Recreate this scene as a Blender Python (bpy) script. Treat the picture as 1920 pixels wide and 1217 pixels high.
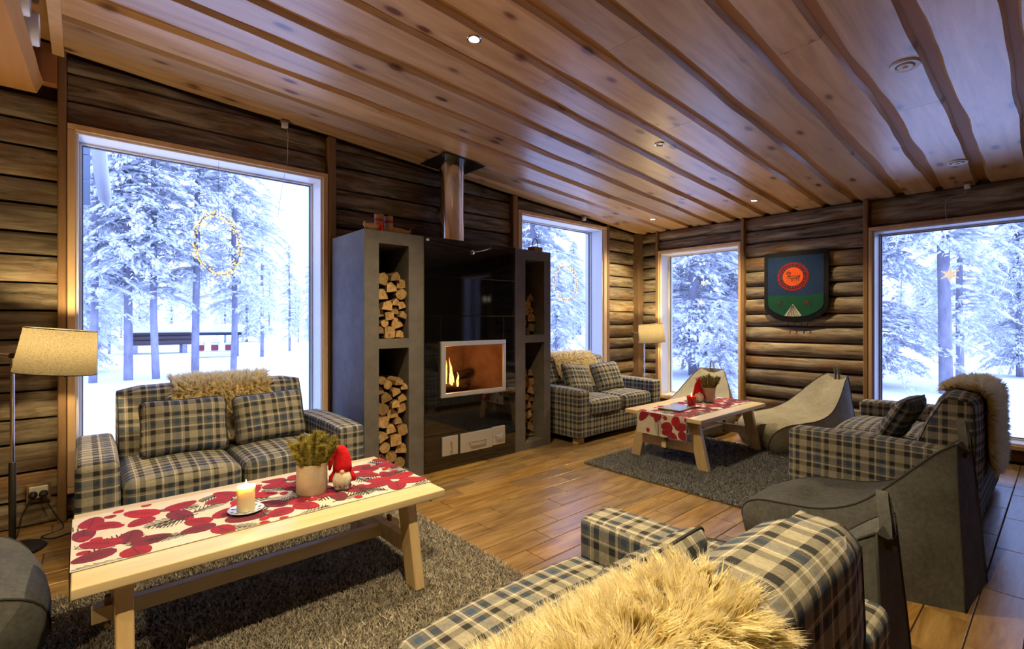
import bpy, bmesh, math, random
import numpy as np
from mathutils import Vector, Matrix, noise

# ------------------------------------------------------------------ camera, world, exposure, lights
scene = bpy.context.scene
C = scene.collection
for o in list(bpy.data.objects):
    bpy.data.objects.remove(o, do_unlink=True)
R = math.radians
YAW = 48.69
cam_d = bpy.data.cameras.new('camera')
cam_d.sensor_width = 36.0
cam_d.lens = 36.0 * 916.0 / 1920.0
cam_d.shift_y = -7.5 / 1920.0
cam_d.clip_start = 0.05
cam_d.clip_end = 400
cam = bpy.data.objects.new('camera', cam_d)
cam.location = (0, 0, 1.25)
cam.rotation_euler = (R(90), 0, R(YAW - 90))
C.objects.link(cam)
scene.camera = cam

world = bpy.data.worlds.new('winter_dusk_sky')
scene.world = world
world.use_nodes = True
_n = world.node_tree
_bg = _n.nodes['Background']
_tc = _n.nodes.new('ShaderNodeTexCoord')
_sp = _n.nodes.new('ShaderNodeSeparateXYZ')
_rp = _n.nodes.new('ShaderNodeValToRGB')
_rp.color_ramp.elements[0].position = 0.0
_rp.color_ramp.elements[0].color = (0.76, 0.93, 1.75, 1)
_rp.color_ramp.elements[0].position = 0.05
_rp.color_ramp.elements[1].position = 1.0
_rp.color_ramp.elements[1].color = (1.40, 1.90, 3.90, 1)
_n.links.new(_tc.outputs['Generated'], _sp.inputs[0])
_n.links.new(_sp.outputs['Z'], _rp.inputs[0])
_n.links.new(_rp.outputs[0], _bg.inputs['Color'])
_bg.inputs['Strength'].default_value = 1.5

vs = scene.view_settings
scene.display_settings.display_device = 'sRGB'
vs.view_transform = 'Standard'
vs.look = 'None'
vs.exposure = 0.0
vs.gamma = 1.0
vs.use_curve_mapping = False
cy = scene.cycles
cy.use_denoising = True
try:
    cy.denoiser = 'OPENIMAGEDENOISE'
except Exception:
    pass
cy.max_bounces = 7
cy.diffuse_bounces = 3
cy.use_adaptive_sampling = True
cy.adaptive_threshold = 0.04
cy.adaptive_min_samples = 12
cy.glossy_bounces = 3
cy.transmission_bounces = 4
cy.transparent_max_bounces = 8
cy.sample_clamp_indirect = 6.0
cy.caustics_reflective = False
cy.caustics_refractive = False

WARM = (1.0, 0.77, 0.41)
DOWN_W = 240.0      # one recessed halogen
LAMP_W = 30.0       # one floor lamp bulb


def add_light(name, kind, loc, energy, color, parent=None, radius=0.03, spot=None, blend=0.5, rot=None):
    d = bpy.data.lights.new(name, kind)
    d.energy = energy
    d.color = color
    d.shadow_soft_size = radius
    if kind == 'SPOT':
        d.spot_size = R(spot)
        d.spot_blend = blend
    o = bpy.data.objects.new(name, d)
    o.location = loc
    if rot:
        o.rotation_euler = rot
    C.objects.link(o)
    if parent:
        o.parent = parent
    return o


# ------------------------------------------------------------------ scene helpers
def link(o, parent=None):
    C.objects.link(o)
    if parent is not None:
        o.parent = parent
    return o


def tag(o, label=None, cat=None, group=None, kind=None):
    if label:
        o['label'] = label
    if cat:
        o['category'] = cat
    if group:
        o['group'] = group
    if kind:
        o['kind'] = kind
    return o


def thing(name, label, cat, loc=(0, 0, 0), rz=0.0, group=None):
    o = bpy.data.objects.new(name, None)
    o.empty_display_size = 0.05
    o.location = loc
    o.rotation_euler = (0, 0, rz)
    C.objects.link(o)
    return tag(o, label, cat, group)


def mkmesh(name, VF, mats, smooth=False, uv=None, mi=None, uvs=None):
    V, F = VF
    me = bpy.data.meshes.new(name)
    me.from_pydata([tuple(map(float, v)) for v in V], [], [tuple(map(int, f)) for f in F])
    for m in (mats if isinstance(mats, (list, tuple)) else [mats]):
        me.materials.append(m)
    if mi is not None:
        me.polygons.foreach_set('material_index', np.asarray(mi, dtype=np.int32))
    if smooth:
        me.polygons.foreach_set('use_smooth', np.ones(len(me.polygons), dtype=bool))
        if smooth is not True:
            try:
                me.set_sharp_from_angle(angle=R(smooth))
            except Exception:
                pass
    if uv == 'box':
        L = me.uv_layers.new(name='UVMap')
        ox, oy = random.random() * 3, random.random() * 3
        vv = me.vertices
        buf = np.zeros((len(me.loops), 2), dtype=np.float32)
        for p in me.polygons:
            n = p.normal
            a = max(range(3), key=lambda k: abs(n[k]) * (1.0, 0.98, 1.02)[k])
            for li in p.loop_indices:
                c = vv[me.loops[li].vertex_index].co
                if a == 0:
                    buf[li] = (c.y + ox, c.z + oy)
                elif a == 1:
                    buf[li] = (c.x + ox, c.z + oy)
                else:
                    buf[li] = (c.x + ox, c.y + oy)
        L.data.foreach_set('uv', buf.ravel())
    elif uvs is not None:
        L = me.uv_layers.new(name='UVMap')
        vi = np.zeros(len(me.loops), dtype=np.int32)
        me.loops.foreach_get('vertex_index', vi)
        L.data.foreach_set('uv', np.asarray(uvs, dtype=np.float32)[vi].ravel())
    me.update()
    return me


def part(name, VF, mats, parent=None, smooth=False, uv=None, mi=None, uvs=None, loc=None, rot=None):
    o = bpy.data.objects.new(name, mkmesh(name, VF, mats, smooth, uv, mi, uvs))
    link(o, parent)
    if loc is not None:
        o.location = loc
    if rot is not None:
        o.rotation_euler = rot
    return o


def copy_tree(o, parent=None):
    kids = list(o.children)
    c = o.copy()
    C.objects.link(c)
    c.parent = parent
    for k in kids:
        copy_tree(k, c)
    return c


# ------------------------------------------------------------------ geometry: each returns (verts, faces)
def join(*gs):
    V, F = [], []
    for g in gs:
        b = len(V)
        V.extend(g[0])
        F.extend(tuple(i + b for i in f) for f in g[1])
    return V, F


def xf(g, M):
    return [tuple(M @ Vector(v)) for v in g[0]], g[1]


def mv(g, dx=0, dy=0, dz=0):
    return [(v[0] + dx, v[1] + dy, v[2] + dz) for v in g[0]], g[1]


def box(x0, x1, y0, y1, z0, z1):
    V = [(x0, y0, z0), (x1, y0, z0), (x1, y1, z0), (x0, y1, z0), (x0, y0, z1), (x1, y0, z1), (x1, y1, z1), (x0, y1, z1)]
    return V, [(0, 3, 2, 1), (4, 5, 6, 7), (0, 1, 5, 4), (1, 2, 6, 5), (2, 3, 7, 6), (3, 0, 4, 7)]


def bbox(x0, x1, y0, y1, z0, z1, r=0.006, seg=2):
    return rbox((x0, x1), (y0, y1), (z0, z1), r, seg, 1)


def rbox(X, Y, Z, r, k=3, n=2):
    """rounded box: k samples in each edge arc, n spans in between"""
    def axis(a0, a1):
        h = (a1 - a0) / 2
        rr = min(r, h * 0.98)
        outer = [h - rr + rr * math.tan(R(45) * (i / k)) for i in range(1, k + 1)]
        inner = [-(h - rr) + 2 * (h - rr) * i / n for i in range(n + 1)]
        return [-t for t in reversed(outer)] + inner + outer, h, rr
    ax, hx, rx = axis(*X)
    ay, hy, ry = axis(*Y)
    az, hz, rz_ = axis(*Z)
    c = ((X[0] + X[1]) / 2, (Y[0] + Y[1]) / 2, (Z[0] + Z[1]) / 2)
    rr = min(rx, ry, rz_)
    V, F, D = [], [], {}

    def pt(x, y, z):
        i = (max(-(hx - rr), min(hx - rr, x)), max(-(hy - rr), min(hy - rr, y)), max(-(hz - rr), min(hz - rr, z)))
        d = Vector((x - i[0], y - i[1], z - i[2]))
        if d.length > 1e-9:
            d = d.normalized() * rr
        p = (round(i[0] + d.x + c[0], 5), round(i[1] + d.y + c[1], 5), round(i[2] + d.z + c[2], 5))
        if p not in D:
            D[p] = len(V)
            V.append(p)
        return D[p]

    def face(A, B, f, flip):
        for i in range(len(A) - 1):
            for j in range(len(B) - 1):
                q = [f(A[i], B[j]), f(A[i + 1], B[j]), f(A[i + 1], B[j + 1]), f(A[i], B[j + 1])]
                if flip:
                    q.reverse()
                u = []
                for t in q:
                    if t not in u:
                        u.append(t)
                if len(u) > 2:
                    F.append(tuple(u))
    face(ax, ay, lambda a, b: pt(a, b, hz), False)
    face(ax, ay, lambda a, b: pt(a, b, -hz), True)
    face(ax, az, lambda a, b: pt(a, -hy, b), False)
    face(ax, az, lambda a, b: pt(a, hy, b), True)
    face(ay, az, lambda a, b: pt(hx, a, b), False)
    face(ay, az, lambda a, b: pt(-hx, a, b), True)
    return V, F


def lathe(prof, n=20, cap=True):
    """prof: (radius, z) from bottom to top"""
    V, F = [], []
    for r, z in prof:
        for i in range(n):
            a = 2 * math.pi * i / n
            V.append((r * math.cos(a), r * math.sin(a), z))
    for k in range(len(prof) - 1):
        for i in range(n):
            j = (i + 1) % n
            F.append((k * n + i, k * n + j, (k + 1) * n + j, (k + 1) * n + i))
    if cap:
        F.append(tuple(reversed(range(n))))
        b = (len(prof) - 1) * n
        F.append(tuple(range(b, b + n)))
    return V, F


def tube(path, r, n=8, cap=True, closed=False):
    P = [Vector(p) for p in path]
    m = len(P)
    rs = r if isinstance(r, (list, tuple)) else [r] * m
    V, F = [], []
    ref = None
    for i in range(m):
        a = P[(i - 1) % m] if closed else P[max(0, i - 1)]
        b = P[(i + 1) % m] if closed else P[min(m - 1, i + 1)]
        t = (b - a)
        t = t.normalized() if t.length > 1e-9 else Vector((0, 0, 1))
        if ref is None:
            ref = Vector((0, 0, 1)) if abs(t.z) < 0.9 else Vector((1, 0, 0))
        u = t.cross(ref)
        if u.length < 1e-6:
            u = t.orthogonal()
        u.normalize()
        w = u.cross(t).normalized()
        ref = w
        for k in range(n):
            q = 2 * math.pi * k / n
            V.append(tuple(P[i] + (u * math.cos(q) + w * math.sin(q)) * rs[i]))
    for i in range(m if closed else m - 1):
        j = (i + 1) % m
        for k in range(n):
            l = (k + 1) % n
            F.append((i * n + k, i * n + l, j * n + l, j * n + k))
    if cap and not closed:
        F.append(tuple(reversed(range(n))))
        F.append(tuple(range((m - 1) * n, m * n)))
    return V, F


def prism(poly, d0, d1, axis='x'):
    """poly: 2D outline (ccw); axis x -> (y,z), y -> (x,z), z -> (x,y)"""
    n = len(poly)

    def p3(a, b, d):
        return {'x': (d, a, b), 'y': (a, d, b), 'z': (a, b, d)}[axis]
    V = [p3(a, b, d0) for a, b in poly] + [p3(a, b, d1) for a, b in poly]
    F = [tuple(range(n)), tuple(range(2 * n - 1, n - 1, -1))]
    for i in range(n):
        j = (i + 1) % n
        F.append((i, i + n, j + n, j))
    return V, F


def fix_normals(g):
    bm = bmesh.new()
    vs_ = [bm.verts.new(v) for v in g[0]]
    for f in g[1]:
        try:
            bm.faces.new([vs_[i] for i in f])
        except ValueError:
            pass
    bmesh.ops.recalc_face_normals(bm, faces=bm.faces)
    bm.verts.index_update()
    out = [tuple(v.co) for v in bm.verts], [tuple(v.index for v in f.verts) for f in bm.faces]
    bm.free()
    return out


def bevel(g, w, seg=2, angle=30):
    bm = bmesh.new()
    vs_ = [bm.verts.new(v) for v in g[0]]
    for f in g[1]:
        try:
            bm.faces.new([vs_[i] for i in f])
        except ValueError:
            pass
    bmesh.ops.recalc_face_normals(bm, faces=bm.faces)
    es = [e for e in bm.edges if len(e.link_faces) == 2 and e.calc_face_angle(0) > R(angle)]
    bmesh.ops.bevel(bm, geom=es, offset=w, segments=seg, profile=0.5, affect='EDGES')
    bm.verts.index_update()
    out = [tuple(v.co) for v in bm.verts], [tuple(v.index for v in f.verts) for f in bm.faces]
    bm.free()
    return out


def smooth_path(P, n=6):
    K = [Vector(p) for p in ([P[0]] + list(P) + [P[-1]])]
    out = []
    for i in range(1, len(K) - 2):
        for q in range(n):
            f = q / n
            a, b, c, d = K[i - 1:i + 3]
            out.append(tuple(0.5 * (2 * b + (c - a) * f + (2 * a - 5 * b + 4 * c - d) * f * f + (3 * b - a - 3 * c + d) * f ** 3)))
    out.append(tuple(K[-1]))
    return out


def sphere(r, c=(0, 0, 0), n=12, m=8, s=(1, 1, 1)):
    prof = [(max(1e-4, r * math.sin(math.pi * i / m)), -r * math.cos(math.pi * i / m)) for i in range(m + 1)]
    V, F = lathe(prof, n)
    return [(v[0] * s[0] + c[0], v[1] * s[1] + c[1], v[2] * s[2] + c[2]) for v in V], F


def nz(x, y=0.0, z=0.0):
    return noise.noise(Vector((x, y, z)))


# ------------------------------------------------------------------ materials
class NT:
    def __init__(s, name):
        s.m = bpy.data.materials.new(name)
        s.m.use_nodes = True
        s.t = s.m.node_tree
        s.b = s.t.nodes['Principled BSDF']
        s.out = s.t.nodes['Material Output']

    def n(s, typ, **kw):
        nd = s.t.nodes.new('ShaderNode' + typ)
        for k, v in kw.items():
            if hasattr(nd, k):
                setattr(nd, k, v)
            else:
                nd.inputs[k].default_value = v
        return nd

    def l(s, a, b):
        s.t.links.new(a, b)

    def ramp(s, fac, stops, const=False):
        r = s.n('ValToRGB')
        cr = r.color_ramp
        cr.interpolation = 'CONSTANT' if const else 'LINEAR'
        while len(cr.elements) < len(stops):
            cr.elements.new(0.5)
        for e, (p, c) in zip(cr.elements, stops):
            e.position = p
            e.color = (c[0], c[1], c[2], 1)
        s.l(fac, r.inputs[0])
        return r.outputs[0]

    def math(s, op, a, b=None, c=None):
        nd = s.n('Math', operation=op)
        for i, v in enumerate((a, b, c)):
            if v is None:
                continue
            if isinstance(v, (int, float)):
                nd.inputs[i].default_value = v
            else:
                s.l(v, nd.inputs[i])
        return nd.outputs[0]

    def mix(s, fac, a, b, mode='MIX'):
        nd = s.n('Mix', data_type='RGBA', blend_type=mode)
        for k, v in ((0, fac), (6, a), (7, b)):
            if isinstance(v, (int, float)):
                nd.inputs[k].default_value = v
            elif isinstance(v, tuple):
                nd.inputs[k].default_value = (*v, 1)
            else:
                s.l(v, nd.inputs[k])
        return nd.outputs[2]

    def coords(s, scale=(1, 1, 1), kind='Object', rnd=True):
        tc = s.n('TexCoord')
        v = tc.outputs[kind]
        if rnd:
            oi = s.n('ObjectInfo')
            mu = s.n('Vector' + 'Math', operation='MULTIPLY_ADD')
            cb = s.n('CombineXYZ')
            for i, k in enumerate((37.1, 19.7, 53.3)):
                s.l(s.math('MULTIPLY', oi.outputs['Random'], k), cb.inputs[i])
            s.l(cb.outputs[0], mu.inputs[2])
            mu.inputs[1].default_value = (1, 1, 1)
            s.l(v, mu.inputs[0])
            v = mu.outputs[0]
        mp = s.n('Mapping')
        mp.inputs['Scale'].default_value = scale
        s.l(v, mp.inputs[0])
        return mp.outputs[0]

    def noise(s, vec, scale=5, detail=4, rough=0.55, dist=0.0):
        nd = s.n('TexNoise')
        nd.inputs['Scale'].default_value = scale
        nd.inputs['Detail'].default_value = detail
        nd.inputs['Roughness'].default_value = rough
        nd.inputs['Distortion'].default_value = dist
        s.l(vec, nd.inputs['Vector'])
        return nd.outputs['Fac']

    def bump(s, h, strength=0.3, dist=0.01):
        bp = s.n('Bump')
        bp.inputs['Strength'].default_value = strength
        bp.inputs['Distance'].default_value = dist
        s.l(h, bp.inputs['Height'])
        s.l(bp.outputs[0], s.b.inputs['Normal'])

    def set(s, **kw):
        for k, v in kw.items():
            i = s.b.inputs[k.replace('_', ' ')]
            if isinstance(v, (int, float)):
                i.default_value = v
            elif isinstance(v, tuple):
                i.default_value = (*v, 1)
            else:
                s.l(v, i)
        return s.m


def plain(name, col, rough=0.5, metal=0.0, spec=0.5, emit=None, estr=0.0):
    t = NT(name)
    t.set(Base_Color=col, Roughness=rough, Metallic=metal, Specular_IOR_Level=spec)
    if emit:
        t.set(Emission_Color=emit, Emission_Strength=estr)
    return t.m


def speckle(name, c0, c1, scale=40, rough=0.8, bump=0.2, spec=0.3, stretch=(1, 1, 1), bd=0.004):
    t = NT(name)
    v = t.coords(stretch)
    f = t.noise(v, scale, 5, 0.65)
    g = t.noise(v, scale * 0.12, 3, 0.5)
    h = t.math('ADD', t.math('MULTIPLY', f, 0.6), t.math('MULTIPLY', g, 0.4))
    t.set(Base_Color=t.ramp(h, [(0.35, c0), (0.65, c1)]), Roughness=rough, Specular_IOR_Level=spec)
    if bump:
        t.bump(f, bump, bd)
    return t.m


def wood(name, stops, axis='x', stretch=10, scale=7, rough=0.6, bump=0.25, knots=0.0, knotcol=(0.05, 0.02, 0.01), var=0.25, spec=0.3, blotch=None):
    t = NT(name)
    i = 'xyz'.index(axis)
    sc = [1.0, 1.0, 1.0]
    sc[i] = 1.0 / stretch
    v = t.coords(tuple(sc))
    f = t.noise(v, scale, 6, 0.62, 0.6)
    col = t.ramp(f, stops)
    fine = t.noise(v, scale * 6, 3, 0.6)
    col = t.mix(t.math('MULTIPLY', fine, 0.35), col, stops[0][1], 'MULTIPLY') if False else col
    if blotch:
        s2 = [1.0, 1.0, 1.0]
        s2[i] = 0.35
        v2 = t.coords(tuple(s2))
        b = t.noise(v2, 5.0, 4, 0.6)
        m = t.ramp(b, [(0.5, (0, 0, 0)), (0.66, (1, 1, 1))])
        col = t.mix(m, col, t.mix(0.75, col, blotch))
    if knots:
        s3 = [1.0, 1.0, 1.0]
        s3[i] = 0.45
        v3 = t.coords(tuple(s3))
        vo = t.n('TexVoronoi')
        vo.inputs['Scale'].default_value = knots
        t.l(v3, vo.inputs['Vector'])
        km = t.ramp(vo.outputs['Distance'], [(0.10, (1, 1, 1)), (0.19, (0, 0, 0))])
        ring = t.ramp(vo.outputs['Distance'], [(0.1, (0.55, 0.55, 0.55)), (0.34, (0, 0, 0))])
        col = t.mix(ring, col, t.mix(0.55, col, knotcol))
        col = t.mix(km, col, knotcol)
    oi = t.n('ObjectInfo')
    hs = t.n('HueSaturation')
    t.l(col, hs.inputs['Color'])
    t.l(t.math('MULTIPLY_ADD', oi.outputs['Random'], var * 2, 1.0 - var), hs.inputs['Value'])
    t.l(t.math('MULTIPLY_ADD', oi.outputs['Random'], 0.2, 0.9), hs.inputs['Saturation'])
    t.set(Base_Color=hs.outputs[0], Roughness=rough, Specular_IOR_Level=spec)
    if bump:
        t.bump(t.math('ADD', f, t.math('MULTIPLY', fine, 0.5)), bump, 0.006)
    return t.m


LOGST = [(0.30, (0.048, 0.036, 0.024)), (0.43, (0.140, 0.110, 0.074)), (0.56, (0.245, 0.202, 0.142)), (0.72, (0.375, 0.325, 0.245))]
M = {}
M['log_x'] = wood('weathered_log_x', LOGST, 'x', 9, 24, 0.8, 0.7, knots=1.3, var=0.3, blotch=(0.16, 0.075, 0.03))
M['log_y'] = wood('weathered_log_y', LOGST, 'y', 9, 24, 0.8, 0.7, knots=1.3, var=0.3, blotch=(0.16, 0.075, 0.03))
M['post'] = wood('brown_post', [(0.3, (0.13, 0.07, 0.035)), (0.7, (0.33, 0.2, 0.1))], 'z', 10, 7, 0.7, 0.3, var=0.2)
PINE = [(0.30, (0.42, 0.245, 0.105)), (0.5, (0.60, 0.385, 0.19)), (0.7, (0.71, 0.50, 0.285))]
M['pine_ceil'] = wood('ceiling_pine', PINE, 'x', 14, 11, 0.42, 0.12, knots=6.5, knotcol=(0.16, 0.055, 0.02), var=0.16, spec=0.4)
_b = M['pine_ceil'].node_tree.nodes['Principled BSDF']
_b.inputs['Roughness'].default_value = 0.36
_b.inputs['Specular IOR Level'].default_value = 0.6
_b.inputs['Coat Weight'].default_value = 0.45
_b.inputs['Coat Roughness'].default_value = 0.3
M['pine_gap'] = wood('ceiling_pine_under', [(0.3, (0.36, 0.19, 0.075)), (0.7, (0.50, 0.29, 0.13))], 'x', 14, 4, 0.6, 0.1, var=0.0)
M['pine_trim'] = wood('pine_trim_wood', [(0.3, (0.52, 0.33, 0.17)), (0.7, (0.72, 0.50, 0.29))], 'z', 12, 6, 0.5, 0.1, var=0.1)
M['birch'] = wood('pale_table_wood', [(0.3, (0.60, 0.46, 0.25)), (0.5, (0.70, 0.56, 0.34)), (0.7, (0.78, 0.65, 0.42))], 'x', 14, 12, 0.38, 0.06, var=0.07, spec=0.45)
M['birch_leg'] = wood('pale_leg_wood', [(0.3, (0.52, 0.37, 0.19)), (0.5, (0.62, 0.46, 0.26)), (0.7, (0.70, 0.55, 0.33))], 'z', 14, 14, 0.42, 0.06, var=0.07, spec=0.45)
M['tile'] = wood('wood_look_tile', [(0.28, (0.14, 0.08, 0.030)), (0.48, (0.26, 0.155, 0.058)), (0.62, (0.33, 0.21, 0.082)), (0.8, (0.41, 0.28, 0.12))], 'x', 6, 15, 0.27, 0.1, var=0.2, spec=0.55)
M['grout'] = plain('dark_grout', (0.06, 0.035, 0.02), 0.9)
M['white_paint'] = plain('white_window_paint', (0.74, 0.74, 0.74), 0.35)
M['grey_seal'] = plain('grey_window_seal', (0.16, 0.17, 0.2), 0.5)
M['plaster'] = speckle('grey_render', (0.105, 0.098, 0.092), (0.165, 0.152, 0.142), 9, 0.75, 0.15)
M['black_tile'] = plain('polished_black_stone', (0.004, 0.004, 0.005), 0.05, 0.0, 1.0)
M['black_tile'].node_tree.nodes['Principled BSDF'].inputs['IOR'].default_value = 1.6
M['steel'] = plain('stainless_steel', (0.88, 0.86, 0.82), 0.13, 1.0)
M['alu'] = plain('silver_painted_metal', (0.62, 0.61, 0.60), 0.4, 0.55)
M['chrome'] = plain('chrome', (0.8, 0.8, 0.82), 0.12, 1.0)
M['darkmetal'] = plain('dark_metal', (0.06, 0.058, 0.055), 0.4, 0.7)
M['black'] = plain('matt_black', (0.012, 0.012, 0.013), 0.6)
M['white_plastic'] = plain('white_plastic', (0.72, 0.71, 0.68), 0.4)
M['firebrick'] = speckle('sooty_firebrick', (0.16, 0.085, 0.05), (0.30, 0.17, 0.1), 7, 0.9, 0.3)
M['snow'] = speckle('snow', (0.86, 0.89, 0.93), (0.92, 0.93, 0.95), 3, 0.85, 0.0, 0.2)
M['twig'] = plain('frosted_twigs', (0.72, 0.74, 0.78), 0.9)
M['treebark'] = speckle('frosted_bark', (0.20, 0.19, 0.24), (0.42, 0.41, 0.46), 6, 0.9, 0.3, stretch=(1, 1, 0.4))
M['felt'] = speckle('grey_felt', (0.07, 0.072, 0.072), (0.128, 0.131, 0.13), 55, 0.95, 0.25, 0.15, bd=0.002)
M['felt_light'] = speckle('greige_felt', (0.23, 0.215, 0.17), (0.35, 0.33, 0.265), 55, 0.95, 0.25, 0.15, bd=0.002)
M['piping'] = plain('dark_felt_piping', (0.035, 0.034, 0.033), 0.9)
M['rug'] = speckle('rug_backing', (0.10, 0.09, 0.078), (0.16, 0.145, 0.125), 60, 1.0, 0.4, 0.1)
M['leather'] = speckle('tan_leather', (0.22, 0.10, 0.035), (0.40, 0.21, 0.085), 12, 0.6, 0.2)
M['red_wool'] = speckle('red_wool', (0.40, 0.008, 0.016), (0.62, 0.02, 0.03), 60, 0.95, 0.5, 0.1)
M['bark'] = speckle('firewood_bark', (0.10, 0.055, 0.025), (0.27, 0.16, 0.075), 14, 0.9, 0.5, stretch=(1, 0.3, 1))
M['stoneware'] = speckle('beige_stoneware', (0.42, 0.34, 0.25), (0.56, 0.48, 0.37), 18, 0.8, 0.25)
M['terracotta'] = speckle('pale_terracotta', (0.48, 0.35, 0.25), (0.58, 0.45, 0.33), 16, 0.8, 0.2)


def endgrain():
    t = NT('firewood_end_grain')
    v = t.coords((1, 1, 1))
    f = t.noise(v, 22, 4, 0.6, 1.5)
    oi = t.n('ObjectInfo')
    c = t.ramp(f, [(0.3, (0.30, 0.15, 0.05)), (0.5, (0.52, 0.32, 0.13)), (0.7, (0.66, 0.46, 0.22))])
    hs = t.n('HueSaturation')
    t.l(c, hs.inputs['Color'])
    t.l(t.math('MULTIPLY_ADD', oi.outputs['Random'], 0.6, 0.38), hs.inputs['Value'])
    t.set(Base_Color=hs.outputs[0], Roughness=0.85)
    t.bump(f, 0.3, 0.004)
    return t.m


M['endgrain'] = endgrain()


def glass_mat():
    t = NT('window_glass')
    t.t.nodes.remove(t.b)
    tr = t.n('BsdfTransparent')
    tr.inputs[0].default_value = (0.97, 0.985, 1.0, 1)
    gl = t.n('BsdfGlossy')
    gl.inputs['Roughness'].default_value = 0.0
    fr = t.n('Fresnel')
    fr.inputs['IOR'].default_value = 1.3
    mx = t.n('MixShader')
    t.l(fr.outputs[0], mx.inputs[0])
    t.l(tr.outputs[0], mx.inputs[1])
    t.l(gl.outputs[0], mx.inputs[2])
    t.l(mx.outputs[0], t.out.inputs[0])
    return t.m


M['glass'] = glass_mat()


def shade_mat():
    t = NT('linen_lampshade')
    v = t.coords((1, 1, 1))
    f = t.noise(v, 160, 2, 0.7)
    col = t.ramp(f, [(0.3, (0.085, 0.072, 0.046)), (0.7, (0.16, 0.138, 0.092))])
    df = t.n('BsdfDiffuse')
    tl = t.n('BsdfTranslucent')
    mx = t.n('MixShader')
    mx.inputs[0].default_value = 0.30
    t.l(col, df.inputs[0])
    t.l(col, tl.inputs[0])
    t.l(df.outputs[0], mx.inputs[1])
    t.l(tl.outputs[0], mx.inputs[2])
    t.l(mx.outputs[0], t.out.inputs[0])
    t.t.nodes.remove(t.b)
    return t.m


M['shade'] = shade_mat()


def emit(name, col, s):
    t = NT(name)
    t.t.nodes.remove(t.b)
    e = t.n('Emission')
    e.inputs[0].default_value = (*col, 1)
    e.inputs[1].default_value = s
    t.l(e.outputs[0], t.out.inputs[0])
    return t.m


M['bulb'] = emit('lamp_bulb_glow', (1.0, 0.8, 0.5), 14)
M['halogen'] = emit('halogen_lens', (1.0, 0.88, 0.62), 18)
M['fairy'] = emit('fairy_light', (1.0, 0.74, 0.26), 1.5)
M['flame'] = emit('candle_flame', (1.0, 0.72, 0.28), 9)


def fire_mat():
    t = NT('fire_flame')
    t.t.nodes.remove(t.b)
    tc = t.n('TexCoord')
    sp = t.n('SeparateXYZ')
    t.l(tc.outputs['Generated'], sp.inputs[0])
    c = t.ramp(sp.outputs['Z'], [(0.0, (1.0, 0.42, 0.08)), (0.55, (1.0, 0.58, 0.13)), (1.0, (1.0, 0.30, 0.04))])
    e = t.n('Emission')
    e.inputs[1].default_value = 3.2
    t.l(c, e.inputs[0])
    t.l(e.outputs[0], t.out.inputs[0])
    return t.m


M['fire'] = fire_mat()


def plaid():
    t = NT('plaid_wool')
    tc = t.n('TexCoord')
    sp = t.n('SeparateXYZ')
    t.l(tc.outputs['UV'], sp.inputs[0])
    cream, dark, taupe, blue, pale = (0.36, 0.338, 0.272), (0.036, 0.037, 0.042), (0.15, 0.138, 0.12), (0.055, 0.09, 0.16), (0.62, 0.60, 0.56)
    seq = [(0.0, cream), (0.16, dark), (0.31, cream), (0.345, pale), (0.375, taupe), (0.47, blue), (0.60, taupe), (0.66, pale), (0.69, cream), (0.76, dark), (0.90, cream)]

    def stripes(c):
        f = t.math('FRACT', t.math('MULTIPLY', c, 1 / 0.165))
        return t.ramp(f, seq, True)
    a = stripes(sp.outputs['X'])
    b = stripes(sp.outputs['Y'])
    tw = t.math('FRACT', t.math('MULTIPLY', t.math('ADD', sp.outputs['X'], sp.outputs['Y']), 1 / 0.0055))
    fac = t.ramp(tw, [(0.0, (0.36, 0.36, 0.36)), (0.5, (0.64, 0.64, 0.64))], True)
    col = t.mix(fac, a, b)
    v = t.coords((1, 1, 1))
    f = t.noise(v, 90, 3, 0.7)
    col = t.mix(1.0, col, t.ramp(f, [(0.3, (0.78, 0.78, 0.78)), (0.7, (1.1, 1.1, 1.1))]), 'MULTIPLY')
    t.set(Base_Color=col, Roughness=0.95, Specular_IOR_Level=0.15)
    w = t.noise(v, 9, 3, 0.5)
    t.bump(t.math('ADD', t.math('MULTIPLY', f, 0.15), w), 0.35, 0.012)
    return t.m


M['plaid'] = plaid()


def fleece():
    t = NT('cream_fleece')
    tc = t.n('TexCoord')
    sp = t.n('SeparateXYZ')
    t.l(tc.outputs['UV'], sp.inputs[0])
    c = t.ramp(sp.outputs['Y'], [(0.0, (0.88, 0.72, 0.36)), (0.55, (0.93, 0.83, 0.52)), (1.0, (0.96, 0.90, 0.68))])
    df = t.n('BsdfDiffuse')
    tl = t.n('BsdfTranslucent')
    mx = t.n('MixShader')
    mx.inputs[0].default_value = 0.4
    t.l(c, df.inputs[0])
    t.l(c, tl.inputs[0])
    t.l(df.outputs[0], mx.inputs[1])
    t.l(tl.outputs[0], mx.inputs[2])
    t.l(mx.outputs[0], t.out.inputs[0])
    t.t.nodes.remove(t.b)
    return t.m


M['fleece'] = fleece()
M['hide'] = plain('sheepskin_hide', (0.68, 0.52, 0.26), 0.9)


def pile_mat(nm='rug_pile', k=(1.0, 1.0, 1.0)):
    t = NT(nm)
    tc = t.n('TexCoord')
    sp = t.n('SeparateXYZ')
    t.l(tc.outputs['UV'], sp.inputs[0])
    c = t.ramp(sp.outputs['X'], [(p, tuple(a * b for a, b in zip(q, k))) for p, q in ((0.0, (0.20, 0.175, 0.145)), (0.5, (0.36, 0.325, 0.275)), (1.0, (0.54, 0.50, 0.43)))])
    t.set(Base_Color=c, Roughness=1.0, Specular_IOR_Level=0.05)
    return t.m


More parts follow.
